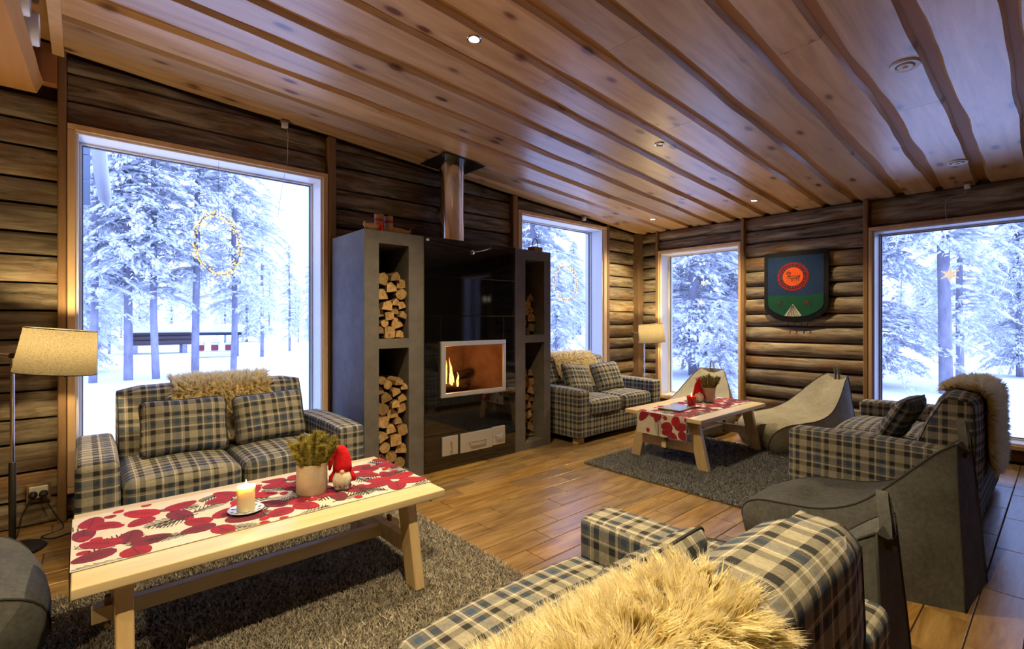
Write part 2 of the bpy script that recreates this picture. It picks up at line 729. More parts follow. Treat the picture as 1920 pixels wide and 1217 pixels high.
M['pile'] = pile_mat()
M['pile_grey'] = pile_mat('rug_pile_grey', (0.66, 0.74, 0.92))
M['runner'] = speckle('cream_linen', (0.60, 0.56, 0.52), (0.69, 0.65, 0.61), 120, 0.95, 0.15, 0.1)
PR = [plain('print_red', (0.40, 0.014, 0.035), 0.9), plain('print_crimson', (0.30, 0.014, 0.04), 0.9), plain('print_maroon', (0.17, 0.018, 0.045), 0.9), plain('print_black', (0.022, 0.02, 0.02), 0.9), plain('print_pale', (0.66, 0.62, 0.53), 0.9)]
M['candle'] = plain('ivory_wax', (0.85, 0.72, 0.45), 0.5)
_t = NT('lit_ivory_wax')
_t.set(Base_Color=(0.88, 0.76, 0.5), Roughness=0.5, Subsurface_Weight=0.9, Subsurface_Scale=0.025)
_t.b.inputs['Subsurface Radius'].default_value = (1.0, 0.7, 0.45)
M['candle'] = _t.m
_t = NT('red_glass')
_t.set(Base_Color=(0.75, 0.012, 0.018), Roughness=0.12, Transmission_Weight=0.35)
M['red_glass'] = _t.m
M['needle'] = speckle('juniper_needles', (0.22, 0.19, 0.035), (0.42, 0.36, 0.08), 30, 0.8, 0.0)
M['needle2'] = speckle('heather_needles', (0.16, 0.135, 0.04), (0.32, 0.24, 0.08), 30, 0.8, 0.0)
M['beard'] = plain('cream_beard', (0.72, 0.66, 0.55), 0.9)
M['skin'] = plain('gnome_nose', (0.70, 0.42, 0.30), 0.7)
M['grey_wool'] = speckle('grey_wool', (0.12, 0.115, 0.11), (0.24, 0.23, 0.22), 50, 0.95, 0.3)

# ------------------------------------------------------------------ room constants
YW = 4.13          # face of the logs, fireplace wall
XW = 6.07          # face of the logs, gable wall on the right
X0, Y0 = -4.2, -3.4


def ceil(x):
    return 2.50 + 0.0684 * (XW - x)


def struct(name, VF, mats, parent=None, **kw):
    o = part(name, VF, mats, parent, **kw)
    if parent is None:
        o['kind'] = 'structure'
    return o


random.seed(4)
# ---------------------------------------------------------------- floor with wood-look tiles
floor = struct('floor', box(X0, 6.4, Y0, 4.42, -0.12, -0.006), M['grout'])
TW, TL, GAP = 0.1532, 0.6135, 0.004


def tile_mesh(l):
    return mkmesh('tile', rbox((0, l), (0, TW - GAP), (-0.01, 0.0), 0.0025, 1, 1), M['tile'])


full = tile_mesh(TL - GAP)
y_ref, x_ref = 2.412, 2.66
rest = []
n_t = 0
r0 = int(math.floor((Y0 - y_ref) / TW)) + 1
r1 = int(math.floor((YW + 0.1 - y_ref) / TW))
for r in range(r0, r1 + 1):
    yy = y_ref + r * TW
    xo = (x_ref + 0.2113 * r) % TL
    k = int(math.floor((X0 - xo) / TL)) + 1
    x = xo + k * TL
    while x < XW + 0.2:
        l = min(TL, 6.3 - x) - GAP
        inside = (yy > -0.25 and x > -0.75 and l > 0.06)
        if inside and n_t < 300:
            o = bpy.data.objects.new('tile', full if l > TL - GAP - 0.01 else tile_mesh(l))
            link(o, floor)
            o.location = (x, yy, 0)
            n_t += 1
        elif l > 0.03:
            rest.append(mv(box(0, l, 0, TW - GAP, -0.01, 0.0), x, yy, 0))
        x += TL
o = part('tiles_far', join(*rest), M['tile'], floor)
o['kind'] = 'stuff'

# ---------------------------------------------------------------- ceiling
cl = struct('ceiling', ([(X0, Y0, ceil(X0) + 0.032), (6.4, Y0, ceil(6.4) + 0.032), (6.4, 4.42, ceil(6.4) + 0.032), (X0, 4.42, ceil(X0) + 0.032),
                         (X0, Y0, ceil(X0) + 0.1), (6.4, Y0, ceil(6.4) + 0.1), (6.4, 4.42, ceil(6.4) + 0.1), (X0, 4.42, ceil(X0) + 0.1)],
                        [(0, 1, 2, 3)[::-1], (4, 5, 6, 7), (0, 1, 5, 4), (1, 2, 6, 5), (2, 3, 7, 6), (3, 0, 4, 7)]), M['pine_gap'])
gaps = [4.16, 3.96, 3.66, 3.32, 3.0, 2.70, 2.36, 2.07, 1.74, 1.46, 1.10, 0.80, 0.50, 0.18, -0.12]
while gaps[-1] > Y0:
    gaps.append(gaps[-1] - 0.3)


def ceiling_board(ya, yb, xa, xb, seed):
    """ya > yb; live wavy edges, chamfered"""
    n = max(2, int((xb - xa) / 0.11))
    V, F = [], []
    for i in range(n + 1):
        x = xa + (xb - xa) * i / n
        e1 = ya - 0.028 + 0.026 * nz(x * 0.9, seed) + 0.012 * nz(x * 3.1, seed + 9) + 0.02 * max(0, nz(x * 1.7, seed + 3)) ** 2
        e2 = yb + 0.028 + 0.026 * nz(x * 0.9, seed + 20) + 0.012 * nz(x * 3.1, seed + 29)
        z = ceil(x)
        c1 = 0.017 + 0.01 * nz(x * 1.3, seed + 40)
        c2 = 0.017 + 0.01 * nz(x * 1.3, seed + 50)
        V += [(x, e1, z + 0.03), (x, e1 - c1, z), (x, e2 + c2, z), (x, e2, z + 0.03)]
    for i in range(n):
        a, b = i * 4, i * 4 + 4
        for k in range(3):
            F.append((a + k, a + k + 1, b + k + 1, b + k))
        F.append((a + 3, a, b, b + 3))
    F.append((0, 3, 2, 1)[::-1])
    F.append((n * 4, n * 4 + 1, n * 4 + 2, n * 4 + 3)[::-1])
    return fix_normals((V, F))


joints_x = {}
for i in range(len(gaps) - 1):
    rnd = random.Random(i * 7 + 1)
    cuts = [-0.085]
    c = -0.085 + rnd.uniform(2.2, 4.6)
    if i % 2 == 0 or rnd.random() < 0.5:
        cuts.append(c)
    cuts.append(XW + 0.12)
    for a, b in zip(cuts[:-1], cuts[1:]):
        part('ceiling_board', ceiling_board(gaps[i], gaps[i + 1], a, b - 0.002, i * 3.7), M['pine_ceil'], cl)

# upper left: edge trim, live-edge slab shelf, back panel
struct('trim_1', fix_normals(([(-0.14, Y0, ceil(0) - 0.035), (-0.085, Y0, ceil(0) - 0.035), (-0.085, 4.2, ceil(0) - 0.035), (-0.14, 4.2, ceil(0) - 0.035),
                  (-0.14, Y0, ceil(0) + 0.03), (-0.085, Y0, ceil(0) + 0.03), (-0.085, 4.2, ceil(0) + 0.03), (-0.14, 4.2, ceil(0) + 0.03)],
                 box(0, 1, 0, 1, 0, 1)[1])), M['pine_trim'])
pts = []
for i in range(40):
    y = Y0 + (4.12 - Y0) * i / 39
    pts.append((-0.18 - 0.042 * min(1.6, 4.13 - y) + 0.014 * nz(y * 2.3, 3.3), y))
slabV, slabF = [], []
for x, y in pts:
    slabV += [(-1.7, y, 2.625), (x - 0.032, y, 2.625), (x, y, 2.70), (-1.7, y, 2.70)]
for i in range(39):
    for k in range(4):
        l = (k + 1) % 4
        slabF.append((i * 4 + k, i * 4 + l, i * 4 + 4 + l, i * 4 + 4 + k))
slabF += [(0, 1, 2, 3), (156, 157, 158, 159)]
sl = part('live_edge_shelf', fix_normals((slabV, slabF)), wood('shelf_pine', [(0.3, (0.48, 0.24, 0.085)), (0.7, (0.66, 0.39, 0.17))], 'y', 12, 3, 0.5, 0.1, knots=2.0, knotcol=(0.18, 0.06, 0.02), var=0))
tag(sl, 'wide live-edge pine shelf slab high up at top left corner', 'shelf')
struct('trim_2', box(-0.34, -0.27, Y0, 4.14, 2.701, 3.0), plain('red_brown_panel', (0.34, 0.14, 0.055), 0.6))
struct('trim_3', box(-0.6, -0.1175, 4.10, 4.20, 2.702, 2.94), plain('red_brown_end_panel', (0.36, 0.15, 0.06), 0.6))
for i, (y, nm) in enumerate(((3.6, 'nearer the window'), (3.27, 'farther from the window'))):
    t = thing('drum_lamp', 'round white drum lamp on top of the pine shelf, the one ' + nm, 'lamp', (-0.172 - 0.05 * (3.6 - y), y, 2.703), 0, 'drum lamps on the high shelf')
    Rm = Matrix.Rotation(R(90), 4, 'Y')
    part('rim', mv(xf(lathe([(0.07, -0.085), (0.085, -0.08), (0.085, -0.008), (0.08, 0.0), (0.076, -0.006)], 28), Rm), 0, 0, 0.086), M['white_paint'], t, smooth=40)
    part('diffuser', mv(xf(lathe([(0.075, -0.012), (0.05, -0.006), (0.001, -0.003)], 28), Rm), 0, 0, 0.086), M['white_plastic'], t, smooth=40)
    part('base', box(-0.085, -0.045, -0.035, 0.035, -0.002, 0.02), M['white_plastic'], t)

# ---------------------------------------------------------------- walls
YB = 4.205          # face of the boards behind the logs
XB = 6.145
wl = join(box(X0, -0.07, YB, 4.42, -0.1, 3.3), box(-0.07, 1.555, YB, 4.42, 2.50, 3.3), box(-0.07, 1.555, YB, 4.42, -0.1, 0.17),
          box(1.555, 3.70, YB, 4.42, -0.1, 3.2), box(3.70, 5.30, YB, 4.42, 2.52, 3.1), box(3.70, 5.30, YB, 4.42, -0.1, 0.17), box(5.30, 6.42, YB, 4.42, -0.1, 3.0))
M['wallboard'] = plain('dark_wall_board', (0.05, 0.034, 0.022), 0.9)
M['wallroom'] = wood('back_wall_wood', [(0.3, (0.11, 0.07, 0.038)), (0.7, (0.30, 0.2, 0.11))], 'x', 8, 5, 0.8, 0.2, var=0)
wall_left = struct('wall_left', wl, M['wallboard'])
wr = join(box(XB, 6.42, 3.78, 4.42, -0.1, 2.9), box(XB, 6.42, 2.64, 3.78, 2.22, 2.9), box(XB, 6.42, 2.64, 3.78, -0.1, 0.17), box(XB, 6.42, 1.35, 2.64, -0.1, 2.9),
          box(XB, 6.42, 0.02, 1.35, 2.20, 2.9), box(XB, 6.42, 0.02, 1.35, -0.1, 0.13), box(XB, 6.42, -0.6, 0.02, -0.1, 2.9),
          box(XB, 6.42, -1.6, -0.6, 2.20, 2.9), box(XB, 6.42, -1.6, -0.6, -0.1, 0.13), box(XB, 6.42, Y0, -1.6, -0.1, 2.9))
wall_right = struct('wall_right', wr, M['wallboard'])
wall_back = struct('wall_back', box(X0, 6.42, Y0 - 0.2, Y0, -0.1, 3.4), M['wallroom'])
wall_near = struct('wall_near', box(X0 - 0.2, X0, Y0 - 0.2, 4.42, -0.1, 3.4), M['wallroom'])


def log(a, b, z0, z1, axis, seed, top=None, depth=0.085, pw=0.55):
    """half-round slab log between a..b, z0..z1 ; top(u): upper cut"""
    n = max(3, int((b - a) / 0.16))
    m = 8
    V, F = [], []
    base = YB if axis == 'x' else XB
    for i in range(n + 1):
        u = a + (b - a) * i / n
        w0 = 0.010 * nz(u * 1.2, seed) + 0.004 * nz(u * 4, seed)
        w1 = 0.010 * nz(u * 1.2, seed + 1.0) + 0.004 * nz(u * 4, seed + 1)
        lo, hi = z0 + w0 * 0.5, z1 + w1 * 0.5
        if top:
            hi = min(hi, top(u))
        hi = max(hi, lo + 0.004)
        dd = depth * (1 + 0.18 * nz(u * 0.8, seed + 5)) * min(1.0, (hi - lo) / 0.12) ** 0.5
        endf = 1.0 if 0 < i < n else 0.86
        for k in range(m + 1):
            q = math.pi * k / m
            zz = (lo + hi) / 2 - (hi - lo) / 2 * math.cos(q)
            pr = dd * (math.sin(q) ** pw) * endf + 0.005 * nz(u * 3, zz * 14, seed)
            p = base + 0.012 - max(pr, 0.0) if k not in (0, m) else base + 0.012
            V.append((u, p, zz) if axis == 'x' else (p, u, zz))
    for i in range(n):
        for k in range(m):
            s_ = i * (m + 1) + k
            F.append((s_, s_ + 1, s_ + m + 2, s_ + m + 1))
        F.append((i * (m + 1), (i + 1) * (m + 1), (i + 1) * (m + 1) + m, i * (m + 1) + m))
    F.append(tuple(range(m + 1)))
    F.append(tuple(range(n * (m + 1), (n + 1) * (m + 1))))
    return fix_normals((V, F))


def logs(wall, a, b, z0, z1, axis, seed, h=0.168, top=None, depth=0.085, pw=0.55):
    rr = random.Random(seed)
    n = max(1, round((z1 - z0) / h))
    zs = [z0 + (z1 - z0) * i / n for i in range(n + 1)]
    for i in range(1, n):
        zs[i] += rr.uniform(-0.018, 0.018)
    for i in range(n):
        if top and zs[i] > max(top(a), top(b)) - 0.03:
            continue
        part('log', log(a, b, zs[i] + 0.002, zs[i + 1] - 0.002, axis, seed + i * 1.37, top, depth, pw), M['log_' + axis], wall, smooth=50)


tl = lambda x: ceil(x) - 0.002
logs(wall_left, -3.2, -0.118, 0.0, 2.622, 'x', 11, 0.164, depth=0.072, pw=0.16)
logs(wall_left, -0.072, 1.548, 2.485, 3.0, 'x', 31, 0.165, top=tl, depth=0.07, pw=0.2)
logs(wall_left, -0.072, 1.548, 0.0, 0.165, 'x', 41, 0.165)
logs(wall_left, 1.625, 3.622, 0.0, 2.9, 'x', 51, 0.17, top=tl, depth=0.075, pw=0.26)
logs(wall_left, 3.70, 5.31, 2.515, 2.7, 'x', 61, 0.18, top=tl)
logs(wall_left, 3.70, 5.31, 0.0, 0.165, 'x', 71, 0.165)
logs(wall_left, 5.375, 5.99, 0.0, 2.56, 'x', 81, 0.166, top=tl)
t2 = lambda y: 2.497
logs(wall_right, 3.83, 4.06, 0.0, 2.497, 'y', 91, 0.166, top=t2)
logs(wall_right, 2.64, 3.79, 2.225, 2.497, 'y', 101, 0.14, top=t2)
logs(wall_right, 2.64, 3.79, 0.0, 0.165, 'y', 111, 0.165)
logs(wall_right, 1.398, 2.598, 0.0, 2.497, 'y', 121, 0.168, top=t2, depth=0.09)
logs(wall_right, 0.06, 1.345, 2.205, 2.497, 'y', 131, 0.29, top=t2, depth=0.05)
logs(wall_right, 0.06, 1.345, 0.0, 0.125, 'y', 141, 0.125, depth=0.06)
logs(wall_right, -0.58, 0.02, 0.0, 2.497, 'y', 151, 0.168, top=t2)


def post(x0, x1, y0, y1, z1, wall):
    V, F = box(x0, x1, y0, y1, 0.0, z1)
    part('post', bevel((V, F), 0.006, 1), M['post'], wall)


post(-0.117, -0.075, 4.105, 4.21, ceil(-0.1) - 0.002, wall_left)
post(1.552, 1.62, 4.10, 4.21, ceil(1.6) - 0.003, wall_left)
post(3.626, 3.695, 4.10, 4.21, ceil(3.68) - 0.003, wall_left)
post(5.318, 5.37, 4.10, 4.21, ceil(5.37) - 0.003, wall_left)
post(5.995, 6.15, 4.065, 4.21, 2.495, wall_right)
post(6.04, 6.15, 3.79, 3.826, 2.497, wall_right)
post(6.04, 6.15, 2.602, 2.638, 2.497, wall_right)
post(6.04, 6.15, 1.352, 1.394, 2.497, wall_right)
post(6.04, 6.15, 0.022, 0.058, 2.497, wall_right)
post(6.04, 6.15, -0.62, -0.582, 2.497, wall_right)


def window(name, axis, a, b, z0, z1, cas, face, glass_at):
    """a..b along the wall; pine casing flush with face, white frame behind, one pane"""
    w = bpy.data.objects.new(name, None)
    C.objects.link(w)
    w['kind'] = 'structure'

    def bx(u0, u1, d0, d1, q0, q1):
        return bbox(u0, u1, d0, d1, q0, q1, 0.004, 1) if axis == 'x' else bbox(d0, d1, u0, u1, q0, q1, 0.004, 1)
    ct = 0.038
    for nm, g in (('casing', bx(a, b, face - 0.03, face + 0.09, z1 - ct, z1)), ('casing', bx(a, b, face - 0.03, face + 0.09, z0, z0 + ct)),
                  ('casing', bx(a, a + ct * cas, face - 0.03, face + 0.09, z0 + ct, z1 - ct)), ('casing', bx(b - ct * cas, b, face - 0.03, face + 0.09, z0 + ct, z1 - ct))):
        part(nm, g, M['pine_trim'], w)
    a2, b2, z2, z3 = a + ct * cas, b - ct * cas, z0 + ct, z1 - ct
    wt = 0.016
    d0, d1 = face - 0.005, face + 0.29
    for g in (bx(a2 - 0.002, b2 + 0.002, d0, d1, z3 - wt, z3), bx(a2 - 0.002, b2 + 0.002, d0, d1, z2, z2 + wt), bx(a2 - 0.002, a2 + wt, d0, d1, z2 + wt, z3 - wt), bx(b2 - wt, b2 + 0.002, d0, d1, z2 + wt, z3 - wt)):
        part('reveal', g, M['white_paint'], w)
    s = 0.013
    e0, e1 = glass_at - 0.03, glass_at + 0.03
    for g in (bx(a2 + wt, b2 - wt, e0, e1, z3 - wt - s, z3 - wt), bx(a2 + wt, b2 - wt, e0, e1, z2 + wt, z2 + wt + s),
              bx(a2 + wt, a2 + wt + s, e0, e1, z2 + wt + s, z3 - wt - s), bx(b2 - wt - s, b2 - wt, e0, e1, z2 + wt + s, z3 - wt - s)):
        part('sash', g, M['white_paint'], w)
    q = 0.008
    i0, i1, k0, k1 = a2 + wt + s, b2 - wt - s, z2 + wt + s, z3 - wt - s
    seal = join(bx(i0, i1, glass_at - 0.012, glass_at + 0.012, k1 - q, k1), bx(i0, i1, glass_at - 0.012, glass_at + 0.012, k0, k0 + q),
                bx(i0, i0 + q, glass_at - 0.012, glass_at + 0.012, k0 + q, k1 - q), bx(i1 - q, i1, glass_at - 0.012, glass_at + 0.012, k0 + q, k1 - q))
    part('seal', seal, M['grey_seal'], w)
    if axis == 'x':
        g = ([(i0, glass_at, k0), (i1, glass_at, k0), (i1, glass_at, k1), (i0, glass_at, k1)], [(0, 1, 2, 3)])
    else:
        g = ([(glass_at, i0, k0), (glass_at, i1, k0), (glass_at, i1, k1), (glass_at, i0, k1)], [(0, 1, 2, 3)])
    part('pane', g, M['glass'], w)
    return w


window('window_1', 'x', -0.072, 1.548, 0.17, 2.482, 1.0, 4.13, 4.34)
window('window_2', 'x', 3.70, 5.312, 0.17, 2.51, 1.6, 4.13, 4.34)
window('window_3', 'y', 2.642, 3.786, 0.17, 2.22, 0.7, 6.07, 6.28)
window('window_4', 'y', 0.062, 1.348, 0.13, 2.20, 0.8, 6.07, 6.28)
window('window_5', 'y', -1.6, -0.625, 0.13, 2.20, 0.8, 6.07, 6.28)

# ---------------------------------------------------------------- fireplace
FX0, FX1, FB0, FB1, FY, FYB, FH = 1.573, 3.555, 2.082, 3.07, 3.455, 4.07, 1.935
fp = thing('fireplace', 'tall fireplace of grey columns and polished black stone with firewood niches', 'fireplace', (2.563, 3.78, 0))
FO = (-2.563, -3.78, 0)


def fpart(name, g, m, parent=None, **kw):
    return part(name, mv(g, *FO), m, parent or fp, **kw)


def column(x0, x1, n0, n1):
    """frame of a column around two niches"""
    g = [box(x0, n0, FY, FYB, 0, FH), box(n1, x1, FY, FYB, 0, FH), box(n0, n1, FY, FYB, 1.84, FH), box(n0, n1, FY, FYB, 1.035, 1.108),
         box(n0, n1, FY, FYB, 0, 0.07), box(n0, n1, 3.98, FYB, 0.07, 1.84)]
    return join(*g)


fpart('column', column(FX0, FB0, 1.69, 1.945), M['plaster'])
fpart('column', column(FB1, FX1, 3.208, 3.465), M['plaster'])
# black stone slabs around the firebox opening
DX0, DX1, DZ0, DZ1 = 2.24, 2.925, 0.61, 1.068
zj = [FH + 0.004, 1.617, 1.289, 0.961, 0.632, 0.30, 0.0]
for za, zb in zip(zj[:-1], zj[1:]):
    lo, hi = zb + 0.0015, za - 0.0015
    if hi < DZ0 or lo > DZ1:
        fpart('stone_slab', bbox(FB0 + 0.001, FB1 - 0.001, FY - 0.012, FY + 0.05, lo, hi, 0.0015, 1), M['black_tile'])
    else:
        fpart('stone_slab', bbox(FB0 + 0.001, DX0, FY - 0.012, FY + 0.05, lo, hi, 0.0015, 1), M['black_tile'])
        fpart('stone_slab', bbox(DX1, FB1 - 0.001, FY - 0.012, FY + 0.05, lo, hi, 0.0015, 1), M['black_tile'])
        if lo < DZ0:
            fpart('stone_slab', bbox(DX0, DX1, FY - 0.012, FY + 0.05, lo, DZ0, 0.0015, 1), M['black_tile'])
        if hi > DZ1 + 0.01:
            fpart('stone_slab', bbox(DX0, DX1, FY - 0.012, FY + 0.05, DZ1, hi, 0.0015, 1), M['black_tile'])
core = join(box(FB0, FB1, 4.0, FYB, 0, FH), box(FB0, DX0, FY + 0.05, 4.0, 0, FH), box(DX1, FB1, FY + 0.05, 4.0, 0, FH),
            box(DX0, DX1, FY + 0.05, 4.0, 0, DZ0), box(DX0, DX1, FY + 0.05, 4.0, DZ1, FH))
fpart('core', core, M['plaster'])
E = 0.002
fbx = ([(DX0 + E, FY, DZ0 + E), (DX1 - E, FY, DZ0 + E), (DX1 - E, FY, DZ1 - E), (DX0 + E, FY, DZ1 - E), (DX0 + 0.1, 3.93, DZ0 + E), (DX1 - 0.1, 3.93, DZ0 + E), (DX1 - 0.1, 3.93, DZ1 - E), (DX0 + 0.1, 3.93, DZ1 - E)],
       [(4, 5, 6, 7), (0, 1, 5, 4), (3, 7, 6, 2), (0, 4, 7, 3), (1, 2, 6, 5)])
fpart('firebox', fbx, M['firebrick'])
door = fpart('fire_door', join(bbox(DX0 - 0.01, DX1 + 0.008, FY - 0.035, FY - 0.012, DZ1 - 0.034, DZ1 + 0.006, 0.004, 1), bbox(DX0 - 0.01, DX1 + 0.008, FY - 0.035, FY - 0.012, DZ0 - 0.006, DZ0 + 0.03, 0.004, 1),
                               bbox(DX0 - 0.01, DX0 + 0.034, FY - 0.035, FY - 0.012, DZ0 + 0.03, DZ1 - 0.034, 0.004, 1), bbox(DX1 - 0.022, DX1 + 0.008, FY - 0.035, FY - 0.012, DZ0 + 0.03, DZ1 - 0.034, 0.004, 1)), M['alu'])
fpart('door_glass', ([(DX0 + 0.03, FY - 0.018, DZ0 + 0.025), (DX1 - 0.02, FY - 0.018, DZ0 + 0.025), (DX1 - 0.02, FY - 0.018, DZ1 - 0.03), (DX0 + 0.03, FY - 0.018, DZ1 - 0.03)], [(0, 1, 2, 3)]), M['glass'], door)
fpart('door_handle', tube([(2.66, FY - 0.045, DZ0 - 0.004), (2.945, FY - 0.05, DZ0 - 0.002)], 0.006), M['chrome'], door)
# hatches
for nm, (a, b, c, d) in (('ash_hatch', (2.243, 2.40, 0.118, 0.277)), ('ash_drawer', (2.427, 2.775, 0.112, 0.277)), ('air_hatch', (2.778, 2.927, 0.121, 0.284))):
    h = fpart(nm, bbox(a, b, FY - 0.03, FY - 0.013, c, d, 0.003, 1), M['alu'])
    mx_, mz_ = (a + b) / 2, (c + d) / 2
    if nm == 'ash_hatch':
        pth = [(mx_, FY - 0.03, mz_ - 0.04), (mx_, FY - 0.055, mz_ - 0.038), (mx_, FY - 0.055, mz_ + 0.038), (mx_, FY - 0.03, mz_ + 0.04)]
    else:
        w = 0.085 if nm == 'ash_drawer' else 0.045
        pth = [(mx_ - w, FY - 0.03, mz_), (mx_ - w + 0.004, FY - 0.055, mz_), (mx_ + w - 0.004, FY - 0.055, mz_), (mx_ + w, FY - 0.03, mz_)]
    fpart('handle', tube(pth, 0.0065), M['chrome'], h)
fpart('name_plate', box(2.098, 2.124, FY - 0.0145, FY - 0.012, 1.9, 1.918), M['white_plastic'])
dl = fpart('damper_lever', join(mv(xf(lathe([(0.017, 0), (0.02, 0.006), (0.02, 0.016), (0.012, 0.02)], 16), Matrix.Rotation(R(90), 4, 'X')), 2.557, FY - 0.012, 1.845),
                                tube([(2.557, FY - 0.03, 1.845), (2.66, FY - 0.032, 1.868), (2.735, FY - 0.03, 1.892)], 0.0045),
                                mv(xf(lathe([(0.009, 0), (0.011, 0.012), (0.009, 0.03)], 12), Matrix.Rotation(R(90), 4, 'X')), 2.74, FY - 0.016, 1.894)), M['chrome'], smooth=40)

# burning logs and flames
rr = random.Random(2)
for i, (x, y, z, ry_, ln) in enumerate(((2.50, 3.70, 0.655, 6, 0.40), (2.46, 3.62, 0.65, -5, 0.34), (2.62, 3.76, 0.72, 14, 0.34))):
    P = [(-ln / 2, 0, 0), (0, 0.01, 0.01), (ln / 2, 0, 0)]
    o = part('burning_log', tube(P, [0.038, 0.042, 0.036], 9), speckle('charred_wood_%d' % i, (0.012, 0.009, 0.008), (0.07, 0.035, 0.02), 14, 0.95, 0.6), smooth=60, loc=(x, y, z), rot=(0, R(-ry_), R(8 * i - 6)))
    tag(o, ('charred log lying at the back of the firebox', 'charred log lying at the front of the firebox', 'charred log propped across the others in the firebox')[i], 'firewood', 'logs burning in the firebox')
fl = thing('fire', 'bright orange flames burning behind the fireplace glass door', 'fire', (2.40, 3.60, 0.66))


def flame(x, y, h, w, seed, bend):
    V, F = [], []
    n, m = 9, 7
    for i in range(n + 1):
        s = i / n
        r = w * (math.sin(math.pi * min(1, s * 0.9 + 0.12)) ** 0.8) * (1 - s) ** 0.55 + 0.0012
        ox = bend * s * s + 0.028 * nz(s * 3.2, seed) * s
        oy = 0.02 * nz(s * 2.6, seed + 7) * s
        for k in range(m):
            q = 2 * math.pi * k / m
            V.append((x + ox + r * math.cos(q), y + oy + 0.5 * r * math.sin(q), h * s))
    for i in range(n):
        for k in range(m):
            l = (k + 1) % m
            F.append((i * m + k, i * m + l, (i + 1) * m + l, (i + 1) * m + k))
    return V, F


for i, (x, y, h, w, b) in enumerate(((-0.09, 0.0, 0.27, 0.036, 0.05), (-0.05, 0.03, 0.30, 0.03, -0.03), (-0.01, 0.01, 0.24, 0.028, 0.02), (0.05, 0.0, 0.22, 0.024, -0.01), (0.085, 0.03, 0.26, 0.02, -0.02), (0.11, -0.01, 0.13, 0.016, 0.01), (-0.12, 0.03, 0.2, 0.02, 0.02))):
    part('flame', flame(x, y, h, w, i * 3.1, b), M['fire'], fl, smooth=True)
add_light('fire_glow', 'POINT', (2.42, 3.58, 0.82), 5.0, (1.0, 0.42, 0.12), None, 0.07)

# chimney
ch = thing('chimney_pipe', 'stainless steel chimney pipe rising from fireplace to ceiling plate', 'chimney', (2.637, 3.87, FH + 0.004))
part('pipe', lathe([(0.118, 0), (0.118, ceil(2.637) - FH - 0.01)], 40), M['steel'], ch, smooth=40)
pz = lambda x: ceil(x) - FH - 0.006
part('ceiling_plate', ([(sx, sy, pz(2.637 + sx) - dz) for dz in (0.006, 0.0) for sx, sy in ((-0.22, -0.22), (0.235, -0.22), (0.235, 0.21), (-0.22, 0.21))], box(0, 1, 0, 1, 0, 1)[1]), M['darkmetal'], ch)

# ---------------------------------------------------------------- firewood, log by log


def firewood_mesh(w, h, ln, seed):
    rg = random.Random(seed)
    kind = rg.choice(('round', 'wedge', 'wedge', 'half', 'quad'))
    if kind == 'round':
        poly = [(math.cos(a) * w / 2 * rg.uniform(0.92, 1.0), math.sin(a) * h / 2 * rg.uniform(0.92, 1.0)) for a in [2 * math.pi * i / 11 for i in range(11)]]
    elif kind == 'half':
        poly = [(-w / 2, -h * 0.36)] + [(w / 2 * math.cos(a), -h * 0.36 + h * 0.84 * math.sin(a)) for a in [math.pi * i / 7 for i in range(7)]]
    elif kind == 'wedge':
        s = rg.choice((-1, 1))
        poly = [(-w / 2 * 0.98, -h / 2 * rg.uniform(0.5, 1)), (w / 2, -h / 2 * 0.95), (w / 2 * 0.9, h * rg.uniform(0.0, 0.25)), (w * rg.uniform(-0.15, 0.2), h / 2), (-w / 2 * 0.8, h * rg.uniform(0.05, 0.3))]
        if s < 0:
            poly = [(-a, b) for a, b in poly][::-1]
    else:
        poly = [(-w / 2, -h / 2 * 0.9), (w * 0.1, -h / 2), (w / 2, -h / 2 * 0.8), (w / 2 * 0.95, h / 2 * 0.7), (w * 0.05, h / 2), (-w / 2 * 0.92, h / 2 * 0.85)]
    n = len(poly)
    V = []
    for j, s in enumerate((0.0, 0.5, 1.0)):
        k = rg.uniform(0.9, 1.0) if j else 1.0
        dx, dz = (rg.uniform(-0.004, 0.004), rg.uniform(-0.004, 0.004)) if j else (0, 0)
        V += [(a * k + dx, s * ln + (0.006 * nz(a * 40, b * 40, seed) if j == 0 else 0), b * k + dz) for a, b in poly]
    F = [tuple(range(n))]
    mi = [1]
    for j in range(2):
        for i in range(n):
            l = (i + 1) % n
            F.append((j * n + i, (j + 1) * n + i, (j + 1) * n + l, j * n + l))
            mi.append(0)
    F.append(tuple(range(3 * n - 1, 2 * n - 1, -1)))
    mi.append(1)
    me = mkmesh('firewood_log', (V, F), [M['bark'], M['endgrain']], smooth=38, mi=mi)
    return me, {'round': 'round', 'wedge': 'wedge-split', 'half': 'half-round', 'quad': 'squarish'}[kind]


